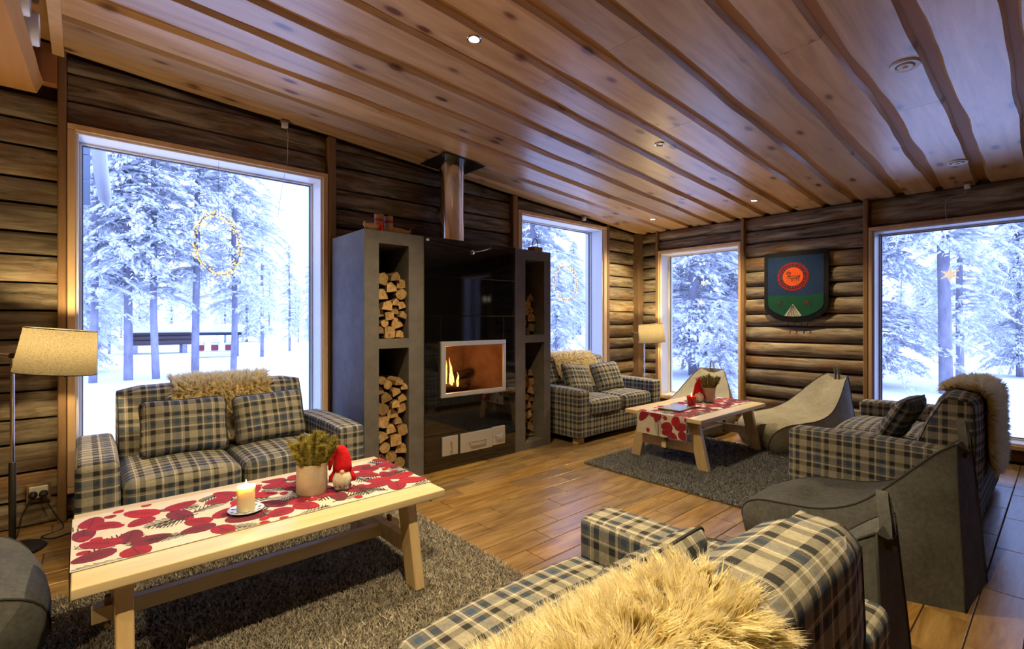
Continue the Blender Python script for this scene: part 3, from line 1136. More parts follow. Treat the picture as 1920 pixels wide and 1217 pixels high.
def fill_niche(x0, x1, z0, ztop, yf, where, seed, rmin=0.030, rmax=0.050):
    """drop logs one by one, each to the lowest place it can roll to"""
    rg = random.Random(seed)
    cs = []
    miss = 0
    while len(cs) < 40 and miss < 3:
        r = rg.uniform(rmin, rmax)
        best = None
        for _ in range(60):
            x = rg.uniform(x0 + r, x1 - r)
            z = z0 + r
            for (a, b, q) in cs:
                if abs(a - x) < r + q:
                    z = max(z, b + math.sqrt((r + q) ** 2 - (a - x) ** 2))
            if best is None or z < best[1]:
                best = (x, z)
        if best[1] + r > ztop + rg.uniform(-0.03, 0.03):
            miss += 1
            continue
        cs.append((best[0], best[1], r))
    hts = sorted(c[1] for c in cs)
    for i, (x, z, r) in enumerate(cs):
        me, shp = firewood_mesh(r * rg.uniform(1.9, 2.15), r * rg.uniform(1.8, 2.1), rg.uniform(0.30, 0.36), seed * 100 + i)
        o = bpy.data.objects.new('firewood_log', me)
        link(o)
        o.location = (x, yf + rg.uniform(-0.015, 0.03), z + 0.001)
        o.rotation_euler = (0, rg.uniform(-0.35, 0.35) if z - r > z0 + 0.01 else 0, 0)
        f = hts.index(z) / max(1, len(cs) - 1)
        lay = 'low in' if f < 0.25 else 'below the middle of' if f < 0.5 else 'above the middle of' if f < 0.75 else 'high in'
        sd = 'left' if x < x0 + (x1 - x0) * 0.38 else 'right' if x > x0 + (x1 - x0) * 0.62 else 'middle'
        sz = 'thick' if r > (rmin + rmax) / 2 else 'thin'
        tag(o, '%s %s firewood log %s the %s niche, %s' % (sz, shp, lay, where, 'centred' if sd == 'middle' else '%s side' % sd), 'firewood', 'firewood in the %s niche' % where)


fill_niche(1.69, 1.945, 1.109, 1.70, 3.49, 'upper left', 1, 0.030, 0.054)
fill_niche(1.69, 1.945, 0.071, 0.82, 3.48, 'lower left', 2)
fill_niche(3.208, 3.465, 1.109, 1.53, 3.585, 'upper right', 3)
fill_niche(3.208, 3.465, 0.071, 0.82, 3.585, 'lower right', 4)

# ---------------------------------------------------------------- sofas
LEGM = M['birch_leg']


def sofa(name, label, loc, rz, W, inset=0.012):
    t = thing(name, label, 'sofa', loc, rz)
    D, aw = 0.90, 0.175
    hx = W / 2
    P = M['plaid']
    part('base', rbox((-hx + aw - 0.01, hx - aw + 0.01), (-D / 2 + 0.02, D / 2 - 0.03), (0.065, 0.27), 0.015, 2, 6), P, t, True, 'box')
    for s in (-1, 1):
        X = (-hx, -hx + aw) if s < 0 else (hx - aw, hx)
        V, F = rbox(X, (-D / 2, D / 2 - 0.02), (0.06, 0.545), 0.03, 4, 5)
        V = [(v[0] + 0.006 * nz(v[0] * 5, v[1] * 5, v[2] * 5), v[1], v[2] + (0.012 * (1 - (2 * v[1] / D) ** 2) if v[2] > 0.5 else 0) - (0.018 * max(0, v[1]) if v[2] > 0.5 else 0)) for v in V]
        part('arm', (V, F), P, t, True, 'box')
    cw = (W - 2 * aw) / 2
    for s in (-1, 1):
        X = (-cw + 0.004, -0.004) if s < 0 else (0.004, cw - 0.004)
        V, F = rbox(X, (-D / 2 + 0.005, 0.2), (0.262, 0.425), 0.05, 4, 6)
        xm = sum(X) / 2
        V = [(v[0], v[1] - (0.015 * (1 - ((v[0] - xm) / (cw / 2)) ** 2) if v[1] < -0.35 else 0), v[2] + (0.03 * (1 - ((v[0] - xm) / (cw / 2)) ** 2) * (1 - ((v[1] + 0.13) / 0.36) ** 2) if v[2] > 0.34 else 0)) for v in V]
        part('seat_cushion', (V, F), P, t, True, 'box')
    prof = [(0.13, 0.42), (0.13, 0.40), (0.44, 0.10), (0.45, 0.80), (0.28, 0.80)]
    poly = [(0.12, 0.27), (0.44, 0.09), (0.452, 0.60), (0.445, 0.79), (0.415, 0.822), (0.33, 0.828), (0.275, 0.80), (0.215, 0.66), (0.14, 0.45)]
    xs = [(-hx + aw + inset) + (W - 2 * aw - 2 * inset) * i / 10 for i in range(11)]
    V, F = [], []
    n = len(poly)
    for j, x in enumerate(xs):
        e = abs(2 * j / 10 - 1)
        inset = 0.018 if j in (0, 10) else 0.0
        for (a, b) in poly:
            bow = 0.015 * (1 - e * e)
            V.append((x, a - (bow if a < 0.3 else 0) + (inset if a < 0.3 else -inset), b + (0.01 * (1 - e * e) if b > 0.7 else 0) - (inset if b > 0.7 else 0)))
    for j in range(10):
        for k in range(n):
            l = (k + 1) % n
            F.append((j * n + k, j * n + l, (j + 1) * n + l, (j + 1) * n + k))
    F.append(tuple(range(n)))
    F.append(tuple(range(10 * n, 11 * n)))
    part('back', bevel((V, F), 0.014, 2, 40), P, t, 60, 'box')
    # seam piping along both ends of the back
    for j in (0, 10):
        ring = V[j * n + 1:(j + 1) * n]
        part('seam', tube([(v[0] + (0.006 if j == 0 else -0.006), v[1], v[2] - 0.004) for v in ring], 0.0035, 5), M['piping'], t)
    for sx in (-1, 1):
        for sy in (-1, 1):
            x, y = sx * (hx - 0.09), sy * (D / 2 - 0.09)
            part('leg', bbox(x - 0.05, x + 0.05, y - 0.035, y + 0.035, 0.0, 0.065, 0.004, 1), LEGM, t)
    return t


sofa('sofa', 'blue and beige plaid two-seat sofa in front of the large left window', (0.705, 3.60, 0), 0, 1.47)
sofa('sofa', 'blue and beige plaid sofa in the far corner right of the fireplace', (4.44, 3.65, 0), 0, 1.48)
sofa('sofa', 'plaid sofa on the right with its back toward the right-hand window', (4.405, 0.77, 0), math.pi, 1.83)
sofa('sofa', 'nearest plaid sofa seen from behind at the bottom of the picture', (0.59, 0.72, 0), math.pi, 1.86, 0.09)


def pillow(label, loc, rot, w, h, th, seed, m='plaid', group=None):
    n = 16
    V, F = [], []
    for side in (1, -1):
        for j in range(n + 1):
            for i in range(n + 1):
                u, v = 2 * i / n - 1, 2 * j / n - 1
                prof = max(0, (1 - u ** 4)) ** 0.6 * max(0, (1 - v ** 4)) ** 0.6
                pin = 1 - 0.06 * (1 - abs(v) ** 2) * abs(u) ** 3
                pin2 = 1 - 0.06 * (1 - abs(u) ** 2) * abs(v) ** 3
                wr = 0.010 * nz(u * 2.2, v * 2.2, seed) * prof + 0.007 * nz(u * 5, v * 3, seed + 4) * prof
                cr = 1 - 0.09 * (u * u * v * v) ** 4
                V.append((u * w / 2 * pin * cr, side * (th / 2 * prof + wr), v * h / 2 * pin2 * cr))
    N = (n + 1) ** 2
    for s in (0, 1):
        for j in range(n):
            for i in range(n):
                a = s * N + j * (n + 1) + i
                q = (a, a + 1, a + n + 2, a + n + 1)
                F.append(q[::-1] if s == 0 else q)
    # weld rims
    rim = {}
    for j in range(n + 1):
        for i in range(n + 1):
            if i in (0, n) or j in (0, n):
                rim[N + j * (n + 1) + i] = j * (n + 1) + i
    F = [tuple(rim.get(k, k) for k in f) for f in F]
    used = sorted({k for f in F for k in f})
    mp = {k: i for i, k in enumerate(used)}
    t = thing('cushion', label, 'cushion', loc, 0, group)
    t.rotation_euler = rot
    part('cover', ([V[k] for k in used], [tuple(mp[k] for k in f) for f in F]), M[m], t, True, 'box')
    ring = []
    for i in range(n + 1):
        ring.append(V[i])
    for j in range(1, n + 1):
        ring.append(V[j * (n + 1) + n])
    for i in range(n - 1, -1, -1):
        ring.append(V[n * (n + 1) + i])
    for j in range(n - 1, 0, -1):
        ring.append(V[j * (n + 1)])
    part('edge_seam', tube(ring, 0.004, 5, closed=True), M['piping'], t)
    return t


pillow('flat plaid cushion on the left seat of the sofa by the left window', (0.475, 3.585, 0.60), (R(-17), R(1), R(1)), 0.47, 0.35, 0.13, 1)
pillow('plaid cushion on the right seat of the sofa by the left window', (0.962, 3.60, 0.60), (R(-19), R(-3), R(-3)), 0.45, 0.33, 0.13, 2)
pillow('plaid cushion leaning left of the fleece on the far corner sofa', (4.13, 3.60, 0.60), (R(-24), R(6), R(8)), 0.50, 0.36, 0.14, 3)
pillow('plaid cushion leaning right of the fleece on the far corner sofa', (4.66, 3.60, 0.59), (R(-26), R(-4), R(-12)), 0.42, 0.36, 0.14, 4)
pillow('dark crumpled cushion leaning against the back of the right-hand sofa', (4.12, 0.74, 0.59), (R(-28), R(0), R(176)), 0.46, 0.36, 0.12, 5, 'plaid_dark' if 'plaid_dark' in M else 'plaid')
pillow('plaid cushion half hidden by the fleece on the nearest sofa', (0.98, 0.66, 0.57), (R(-16), R(0), R(180)), 0.46, 0.34, 0.13, 6)


# ---------------------------------------------------------------- sheepskins
def tufts(P, N, L, Wd, comb, seed, jit=0.2, curl=0.18):
    """P,N: (k,3) roots and normals. Returns verts, faces, uvs of curved 3-sided locks"""
    rg = np.random.default_rng(seed)
    k = len(P)
    d = N + comb + rg.normal(0, jit, (k, 3))
    d /= np.linalg.norm(d, axis=1, keepdims=True) + 1e-9
    d2 = d + rg.normal(0, curl, (k, 3)) + np.array([0, 0, -0.25]) + comb * 0.5
    d2 /= np.linalg.norm(d2, axis=1, keepdims=True) + 1e-9
    # keep locks outside the hide
    dn = np.sum(d2 * N, axis=1, keepdims=True)
    d2 = d2 + N * np.maximum(0, 0.05 - dn)
    a = np.cross(d, rg.normal(0, 1, (k, 3)))
    a /= np.linalg.norm(a, axis=1, keepdims=True) + 1e-9
    b = np.cross(d, a)
    ln = (L * rg.uniform(0.65, 1.2, (k, 1)))
    w = Wd * rg.uniform(0.7, 1.3, (k, 1))
    V = np.zeros((k, 5, 3))
    mid = P + d * ln * 0.5
    V[:, 0] = P - a * w
    V[:, 1] = P + a * w
    V[:, 2] = mid - a * w * 0.8
    V[:, 3] = mid + a * w * 0.8
    V[:, 4] = mid + d2 * ln * 0.6
    base = (np.arange(k) * 5)[:, None]
    Fq = base + np.array([[0, 1, 3, 2]])
    Ft = base + np.array([[2, 3, 4]])
    uv = np.zeros((k, 5, 2))
    uv[:, :, 0] = rg.uniform(0, 1, (k, 1))
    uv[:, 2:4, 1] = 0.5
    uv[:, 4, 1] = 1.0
    return V.reshape(-1, 3), Fq, Ft, uv.reshape(-1, 2)


def fast_mesh(name, V, Fq, Ft, mat, uv=None, smooth=True):
    me = bpy.data.meshes.new(name)
    nq, nt = len(Fq), len(Ft)
    me.vertices.add(len(V))
    me.vertices.foreach_set('co', np.asarray(V, dtype=np.float32).ravel())
    loops = np.concatenate([np.asarray(Fq, dtype=np.int32).ravel(), np.asarray(Ft, dtype=np.int32).ravel()])
    me.loops.add(len(loops))
    me.loops.foreach_set('vertex_index', loops)
    me.polygons.add(nq + nt)
    st = np.concatenate([np.arange(nq) * 4, nq * 4 + np.arange(nt) * 3]).astype(np.int32)
    me.polygons.foreach_set('loop_start', st)
    if smooth:
        me.polygons.foreach_set('use_smooth', np.ones(nq + nt, dtype=bool))
    if uv is not None:
        L = me.uv_layers.new(name='UVMap')
        L.data.foreach_set('uv', np.asarray(uv, dtype=np.float32)[loops].ravel())
    me.materials.append(mat)
    me.update(calc_edges=True)
    me.validate()
    return me


def sheepskin(label, sofa_loc, rz, path, xc, hw, k, L, Wd, seed, skew=0.0):
    """path in sofa-local (y,z) lying on the sofa; hw half width"""
    pts = [Vector((0, a, b)) for a, b in path]
    seg = [0.0]
    for a, b in zip(pts[:-1], pts[1:]):
        seg.append(seg[-1] + (b - a).length)
    tot = seg[-1]

    def at(s):
        s = max(0, min(tot, s))
        for i in range(len(pts) - 1):
            if s <= seg[i + 1] or i == len(pts) - 2:
                f = (s - seg[i]) / max(1e-6, seg[i + 1] - seg[i])
                return pts[i].lerp(pts[i + 1], f)

    def out(s, w):
        e = min(s / tot, 1 - s / tot) * 2
        wd = hw * (0.62 + 0.38 * min(1, e * 2.2)) * (1 + 0.10 * nz(s * 7, seed)) if e < 1 else hw
        p = at(s)
        t = (at(s + 0.02) - at(s - 0.02)).normalized()
        n = Vector((0, t.z, -t.y))
        return Vector((xc + w * wd + skew * (s / tot - 0.5), p.y, p.z)), n, t
    # normals outward: path is given from rear-bottom over the top to the front
    ns, nw = 26, 16
    V, F = [], []
    for i in range(ns + 1):
        for j in range(nw + 1):
            w = 2 * j / nw - 1
            p, n, t = out(tot * i / ns, w)
            V.append(tuple(p + n * (0.012 - 0.010 * w ** 6)))
    for i in range(ns):
        for j in range(nw):
            a = i * (nw + 1) + j
            F.append((a, a + 1, a + nw + 2, a + nw + 1))
    root = thing('sheepskin', label, 'sheepskin', sofa_loc, rz)
    part('hide', (V, F), M['hide'], root, True)
    tab = [out(tot * i / 400, 1.0) for i in range(401)]
    T_p = np.array([t_[0] for t_ in tab])
    T_n = np.array([t_[1] for t_ in tab])
    T_t = np.array([t_[2] for t_ in tab])
    rg = np.random.default_rng(seed)
    S = rg.uniform(0, 1, k)
    Wv = rg.uniform(-1, 1, k)
    cx0 = xc + skew * (S - 0.5)
    ii = np.clip((S * 400).astype(int), 0, 400)
    P = T_p[ii].copy()
    wid = P[:, 0] - cx0
    P[:, 0] = cx0 + Wv * wid
    N, Tn = T_n[ii], T_t[ii]
    # locks: roots in one small cell share a lean and gather at its middle
    cs_ = 0.017
    iu = np.floor(P[:, 0] / cs_ + 0.35 * np.sin(S * tot / cs_ * 1.7)).astype(int)
    iv = np.floor(S * tot / cs_ + 0.35 * np.sin(P[:, 0] / cs_ * 1.3)).astype(int)
    H = (iu * 7919 + iv * 104729) % 4096
    tabr = np.random.default_rng(seed + 1).normal(0, 0.33, (4096, 3))
    pull = ((iu + 0.5) * cs_ - P[:, 0])[:, None] * np.array([[1.0, 0, 0]]) + ((iv + 0.5) * cs_ - S * tot)[:, None] * Tn
    comb = np.where(S > 0.5, 0.35, -0.35)[:, None] * Tn + (Wv * np.abs(Wv) * 0.45)[:, None] * np.array([[1.0, 0, 0]])
    Cb = comb + tabr[H] + pull * 22.0
    P = P + N * 0.008
    V, Fq, Ft, uv = tufts(P, N, L, Wd, Cb, seed, 0.10, 0.14)
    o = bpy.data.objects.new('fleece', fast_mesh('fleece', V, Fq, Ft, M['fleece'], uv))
    link(o, root)
    o['kind'] = 'stuff'
    return root


# rear bottom -> over the back top -> down the front (sofa-local y,z)
OV = [(0.462, 0.62), (0.458, 0.79), (0.42, 0.835), (0.33, 0.842), (0.262, 0.80), (0.20, 0.67), (0.13, 0.47)]
sheepskin('cream sheepskin over the back of the sofa by the left window', (0.705, 3.60, 0), 0, OV + [(0.02, 0.462)], 0.03, 0.29, 30000, 0.055, 0.0022, 11)
sheepskin('cream sheepskin over the back of the far corner sofa', (4.44, 3.65, 0), 0, OV, -0.02, 0.35, 16000, 0.045, 0.0035, 12)
sheepskin('cream sheepskin hanging over the back of the right-hand sofa', (4.405, 0.77, 0), math.pi, [(0.468, 0.36)] + OV[:5], 0.12, 0.36, 32000, 0.05, 0.0026, 13)
sheepskin('large cream sheepskin in the foreground over the nearest sofa back', (0.59, 0.72, 0), math.pi, [(0.47, 0.40)] + OV, 0.19, 0.30, 150000, 0.05, 0.0012, 14)


# ---------------------------------------------------------------- bean bag loungers
def lounger(label, loc, rz, mat, W=0.68, L=0.94, H=0.68, seed=1, strap=True, tagred=False):
    t = thing('bean_bag_chair', label, 'bean bag', loc, rz)
    # stations along the seat: y (front negative), z, half width of the seam, half width at the floor
    key = [(-0.46, 0.02, 0.20, 0.20), (-0.50, 0.10, 0.255, 0.225), (-0.475, 0.20, 0.305, 0.255), (-0.38, 0.265, 0.335, 0.30), (-0.22, 0.29, 0.35, 0.34), (-0.06, 0.315, 0.35, 0.36), (0.08, 0.375, 0.325, 0.36),
           (0.19, 0.475, 0.28, 0.34), (0.28, 0.575, 0.225, 0.30), (0.35, 0.65, 0.175, 0.255), (0.405, 0.69, 0.14, 0.215)]
    st = []
    K = [key[0]] + key + [key[-1]]
    for i in range(1, len(K) - 2):
        for q in range(3):
            f = q / 3
            st.append(tuple(0.5 * (2 * K[i][c] + (K[i + 1][c] - K[i - 1][c]) * f + (2 * K[i - 1][c] - 5 * K[i][c] + 4 * K[i + 1][c] - K[i + 2][c]) * f * f + (3 * K[i][c] - K[i - 1][c] - 3 * K[i + 1][c] + K[i + 2][c]) * f ** 3) for c in range(4)))
    st.append(key[-1])
    sx, sy, sz = W / 0.70, L / 0.94, H / 0.69
    ns, nt = 6, 10
    V, F, rows = [], [], []
    nst = len(st)
    for i, (y, z, h1, h0) in enumerate(st):
        g_ = i / (nst - 1)
        y, z, h1, h0 = y * sy, z * sz, h1 * sx, h0 * sx
        yb = max(y, -0.46 * sy)
        if g_ > 0.8:
            yb = y + 0.045 * sy * (g_ - 0.8) / 0.2
        bl = 0.04 * min(1, g_ * 5) * (1.0 if g_ < 0.85 else 1.0 - (g_ - 0.85) / 0.15 * 0.75)
        sag = 0.014 if g_ < 0.45 else 0.014 + 0.026 * min(1, (g_ - 0.45) / 0.2)
        row = []

        def side(sgn, f):
            wv = 0.010 * nz(y * 6, f * 3, seed + sgn) * math.sin(math.pi * f)
            return (sgn * (h0 + (h1 - h0) * f + bl * math.sin(math.pi * f) + wv), yb + (y - yb) * f, z * f)
        for k in range(ns):
            row.append(side(-1, k / ns))
        for k in range(nt + 1):
            w = 2 * k / nt - 1
            q = 1 - w * w
            row.append((w * h1, y + (0.02 * q if g_ > 0.6 else -0.02 * q if g_ < 0.25 else 0), z + (0.02 * q if g_ < 0.4 else -sag * q) + 0.010 * nz(w * 2.2, y * 5, seed) * q))
        for k in range(ns - 1, -1, -1):
            row.append(side(1, k / ns))
        rows.append(row)
    m = len(rows[0])
    for row in rows:
        V += row
    for i in range(len(rows) - 1):
        for k in range(m - 1):
            F.append((i * m + k, i * m + k + 1, (i + 1) * m + k + 1, (i + 1) * m + k))
    # rear panel: strips between the two sides of the last ring
    L0 = (len(rows) - 1) * m
    for k in range(ns):
        F.append((L0 + k, L0 + k + 1, L0 + m - 2 - k, L0 + m - 1 - k))
    F.append(tuple(L0 + k for k in range(ns, ns + nt + 1)))
    F.append(tuple(range(m)))
    F.append(tuple([i * m for i in range(len(rows))] + [i * m + m - 1 for i in range(len(rows) - 1, -1, -1)]))
    part('body', fix_normals((V, F)), mat, t, 48)
    for c in (ns, ns + nt):
        part('piping', tube([rows[i][c] for i in range(len(rows))], 0.0045, 6), M['piping'], t, smooth=True)
    part('piping', tube([rows[-1][k] for k in range(m)], 0.0045, 6), M['piping'], t, smooth=True)
    if strap:
        zt, yy_ = H, 0.405 * sy
        P = [(-0.030, yy_ + 0.008, zt - 0.07), (-0.026, yy_ + 0.004, zt + 0.01), (-0.016, yy_ - 0.006, zt + 0.075), (0.0, yy_ - 0.01, zt + 0.098), (0.016, yy_ - 0.006, zt + 0.075), (0.026, yy_ + 0.004, zt + 0.01), (0.030, yy_ + 0.008, zt - 0.07)]
        V2, F2 = [], []
        for s_, dz in ((1.0, 0.0), (0.8, -0.005)):
            for (x, y, z) in P:
                for dy in (-0.016, 0.016):
                    V2.append((x * s_, y + dy, z + dz))
        n = len(P)
        for i in range(n - 1):
            a = 2 * i
            F2 += [(a, a + 1, a + 3, a + 2), (2 * n + a, 2 * n + a + 2, 2 * n + a + 3, 2 * n + a + 1), (a, a + 2, 2 * n + a + 2, 2 * n + a), (a + 1, 2 * n + a + 1, 2 * n + a + 3, a + 3)]
        part('carry_strap', fix_normals((V2, F2)), mat, t, smooth=40)
    if tagred:
        o = part('fabric_tag', box(-0.05, 0.0, -0.002, 0.002, -0.03, 0.03), plain('red_tag', (0.5, 0.02, 0.015), 0.8), t, loc=tagred, rot=(0, 0, R(10)))
        o['label'] = 'small red fabric tag'
    return t


def face(dx, dy):
    """rotation so that local -y points along (dx,dy)"""
    return math.atan2(dy, dx) + math.pi / 2


lounger('grey-beige felt bean bag in front of the narrow window behind the far table', (5.45, 2.86, 0), face(-1, -0.12), M['felt_light'], H=0.66, seed=2)
lounger('grey-beige felt bean bag by the log wall right of the far table', (5.36, 1.76, 0), face(-0.8, 0.55), M['felt_light'], H=0.71, seed=3)
lounger('grey felt bean bag beside the arm of the right-hand sofa', (3.07, 0.72, 0), face(0.08, 1), M['felt'], W=0.66, H=0.70, seed=4, tagred=(-0.185, 0.43, 0.25))
lounger('grey felt bean bag behind the nearest sofa arm, closest to the camera', (1.88, 0.78, 0), face(0.0, 1), M['felt'], W=0.56, H=0.62, seed=5)
lounger('grey felt bean bag cut off by the lower left corner of the picture', (-0.62, 2.69, 0), face(1.0, 0.12), M['felt'], W=0.76, H=0.80, seed=6)


# ---------------------------------------------------------------- rugs
def rug(label, x0, x1, y0, y1, k, seed, bl, pm='pile'):
    cx, cy_ = (x0 + x1) / 2, (y0 + y1) / 2
    t = thing('rug', label, 'rug', (cx, cy_, 0.0))
    hx, hy = (x1 - x0) / 2, (y1 - y0) / 2
    part('backing', bbox(-hx, hx, -hy, hy, 0.0005, 0.009, 0.003, 1), M['rug'], t)
    rg = np.random.default_rng(seed)
    n = k
    px = rg.uniform(-hx, hx, n)
    py = rg.uniform(-hy, hy, n)
    ang = rg.uniform(0, 2 * math.pi, n)
    lean = rg.normal(0, 0.012, (n, 2))
    h = rg.uniform(0.010, 0.024, n)
    w = bl * rg.uniform(0.7, 1.4, n)
    V = np.zeros((n, 3, 3))
    V[:, 0] = np.stack([px - np.cos(ang) * w, py - np.sin(ang) * w, np.full(n, 0.006)], 1)
    V[:, 1] = np.stack([px + np.cos(ang) * w, py + np.sin(ang) * w, np.full(n, 0.006)], 1)
    V[:, 2] = np.stack([px + lean[:, 0], py + lean[:, 1], 0.006 + h], 1)
    F = np.arange(n * 3).reshape(-1, 3)
    uv = np.repeat(rg.uniform(0, 1, (n, 1)), 6, axis=1).reshape(-1, 2)
    o = bpy.data.objects.new('pile', fast_mesh('pile', V.reshape(-1, 3), np.zeros((0, 4)), F, M[pm], uv, False))
    link(o, t)
    o['kind'] = 'stuff'
    return t


rug('grey-brown shaggy rug under the near coffee table', -0.75, 1.61, 1.15, 2.97, 170000, 1, 0.0042)
rug('grey shaggy rug under the far coffee table', 3.29, 4.95, 1.44, 2.79, 70000, 2, 0.005, 'pile_grey')


# ---------------------------------------------------------------- coffee tables
def table(label, loc, L=1.29, W=0.75, H=0.45, base_z=0.018):
    t = thing('coffee_table', label, 'coffee table', (loc[0], loc[1], base_z))
    H -= base_z
    hx, hy = L / 2, W / 2
    bw = W / 3
    for i in range(3):
        y0 = -hy + i * bw
        V, F = bbox(-hx, hx, y0 + 0.001, y0 + bw - 0.001, H - 0.034, H, 0.005, 2)
        part('tabletop_board', (V, F), M['birch'], t, 40)
    lx = 0.505 * L / 1.26
    for sx in (-1, 1):
        for sy in (-1, 1):
            yt, yb = sy * 0.235, sy * 0.325
            x = sx * lx
            V = []
            for yy, zz in ((yb, 0.0), (yt, H - 0.034)):
                for ax, ay in ((-0.024, -0.048), (0.024, -0.048), (0.024, 0.048), (-0.024, 0.048)):
                    V.append((x + ax, yy + ay, zz))
            part('leg', bevel((V, box(0, 1, 0, 1, 0, 1)[1]), 0.004, 1), M['birch_leg'], t)
        part('cross_rail', bbox(sx * lx - 0.02, sx * lx + 0.02, -0.27, 0.27, 0.13, 0.205, 0.003, 1), M['birch'], t)
        part('top_rail', bbox(sx * lx - 0.02, sx * lx + 0.02, -0.30, 0.30, H - 0.07, H - 0.035, 0.003, 1), M['birch'], t)
        part('tenon_wedge', bbox(sx * (lx + 0.034) - 0.009, sx * (lx + 0.034) + 0.009, -0.014, 0.014, 0.11, 0.225, 0.003, 1), M['post'], t)
    part('stretcher', bbox(-lx - 0.08, lx + 0.08, -0.022, 0.022, 0.14, 0.195, 0.003, 1), M['birch'], t)
    return t


T1 = (0.632, 2.325)
T2 = (4.335, 2.295)
table('pale wooden trestle coffee table in the foreground left', T1, 1.32, 0.75)
table('pale wooden trestle coffee table on the far rug', T2, 1.26, 0.73)


# printed table runners
def runner(label, tx, ty, L, yc, hw, dropL, dropR, seed, dens):
    """lies along x over the table and hangs over both ends"""
    z = 0.4515
    t = thing('table_runner', label, 'table runner', (tx, ty, z))
    hx = L / 2 + 0.003
    tot = dropL + 2 * hx + dropR

    def pos(s, w, lift=0.0):
        x = s - dropL - hx
        r = 0.012
        if x < -hx:
            return (-hx - lift - 0.002, yc + w, (x + hx) * 1.0 + 0.0012)
        if x > hx:
            return (hx + lift + 0.002, yc + w, -(x - hx) + 0.0012)
        return (x, yc + w, lift + 0.0015)
    ss = []
    s = 0.0
    stops = [0, dropL, dropL + 2 * hx, tot]
    for a, b in zip(stops[:-1], stops[1:]):
        n = max(2, int((b - a) / 0.05))
        ss += [a + (b - a) * i / n for i in range(n)]
    ss.append(tot)
    V, F = [], []
    ws = [-hw + 2 * hw * j / 8 for j in range(9)]
    for s in ss:
        for w in ws:
            p = pos(s, w)
            V.append(p)
    for i in range(len(ss) - 1):
        for j in range(8):
            a = i * 9 + j
            F.append((a, a + 1, a + 10, a + 9))
    g = fix_normals((V, F))
    part('cloth', g, M['runner'], t, False)
    rg = random.Random(seed)
    PV, PF, PM = [], [], []
    lift = [0.0006]

    def poly(pts, mi):
        pts = [(max(0.001, min(tot - 0.001, a)), max(-hw + 0.002, min(hw - 0.002, b))) for a, b in pts]
        on = [0 if a < dropL else 2 if a > dropL + 2 * hx else 1 for a, b in pts]
        side = max(set(on), key=on.count)
        lo, hi = ((0, dropL - 0.001), (dropL + 0.001, dropL + 2 * hx - 0.001), (dropL + 2 * hx + 0.001, tot))[side]
        pts = [(max(lo, min(hi, a)), b) for a, b in pts]
        base = len(PV)
        lift[0] += 0.0000015
        PV.extend(pos(a, b, lift[0]) for a, b in pts)
        PF.append(tuple(range(base, base + len(pts))))
        PM.append(mi)

    def leaf(cx, cy_, a, ln, wd, mi, veins=True):
        ca, sa = math.cos(a), math.sin(a)
        n = 14
        pts = []
        for i in range(n):
            q = 2 * math.pi * i / n
            x = ln * math.cos(q)
            y = wd * math.sin(q) * (1.0 - 0.22 * math.cos(q))
            pts.append((cx + x * ca - y * sa, cy_ + x * sa + y * ca))
        poly(pts, mi)
        if veins:
            line(cx - ln * ca, cy_ - ln * sa, cx + ln * 0.8 * ca, cy_ + ln * 0.8 * sa, 0.0012, 3 if mi != 3 else 4)
            for k in range(-2, 4):
                f = k / 4
                bx_, by_ = cx + ln * f * ca * 0.8, cy_ + ln * f * sa * 0.8
                for sg in (1, -1):
                    b = a + sg * 0.9
                    l = wd * 0.75 * (1 - abs(f) * 0.6)
                    line(bx_, by_, bx_ + l * math.cos(b), by_ + l * math.sin(b), 0.0007, 3 if mi != 3 else 4)

    def line(x0, y0, x1, y1, w, mi):
        dx, dy = x1 - x0, y1 - y0
        l = math.hypot(dx, dy) + 1e-9
        nx, ny = -dy / l * w, dx / l * w
        poly([(x0 + nx, y0 + ny), (x0 - nx, y0 - ny), (x1 - nx, y1 - ny), (x1 + nx, y1 + ny)], mi)

    def fern(cx, cy_, a, ln):
        ca, sa = math.cos(a), math.sin(a)
        line(cx, cy_, cx + ln * ca, cy_ + ln * sa, 0.0026, 3)
        for k in range(1, 9):
            f = k / 9
            for sg in (1, -1):
                b = a + sg * 0.75
                l = ln * 0.36 * math.sin(math.pi * min(1, f * 0.85 + 0.12))
                line(cx + ln * f * ca, cy_ + ln * f * sa, cx + ln * f * ca + l * math.cos(b), cy_ + ln * f * sa + l * math.sin(b), 0.0019, 3)
    nclu = int(tot * dens)
    for i in range(nclu):
        cx = tot * (i + 0.5) / nclu + rg.uniform(-0.03, 0.03)
        cy_ = hw * (0.48 if i % 2 else -0.48) + rg.uniform(-0.05, 0.05)
        for k in range(4):
            fern(cx + rg.uniform(-0.12, 0.12), cy_ + rg.uniform(-0.2, 0.2), rg.uniform(0, 6.28), rg.uniform(0.13, 0.19))
        a0 = rg.uniform(0, 6.28)
        nl = rg.choice((4, 5, 6))
        for k in range(nl):
            a = a0 + 2 * math.pi * k / nl + rg.uniform(-0.25, 0.25)
            d = rg.uniform(0.07, 0.10)
            leaf(cx + d * math.cos(a), cy_ + d * math.sin(a), a + rg.uniform(-0.4, 0.4), rg.uniform(0.050, 0.076), rg.uniform(0.034, 0.047), rg.choice((0, 1, 1, 1, 2, 2)))
        for k in range(rg.choice((3, 4, 5))):
            a = rg.uniform(0, 6.28)
            d = rg.uniform(0.13, 0.2)
            leaf(cx + d * math.cos(a), cy_ + d * math.sin(a), a, 0.021, 0.018, rg.choice((0, 0, 1)), False)
    o = part('printed_leaves', (PV, PF), PR, t, False, mi=PM)
    o['label'] = 'red and maroon leaves with black veins printed on the cloth'
    return t


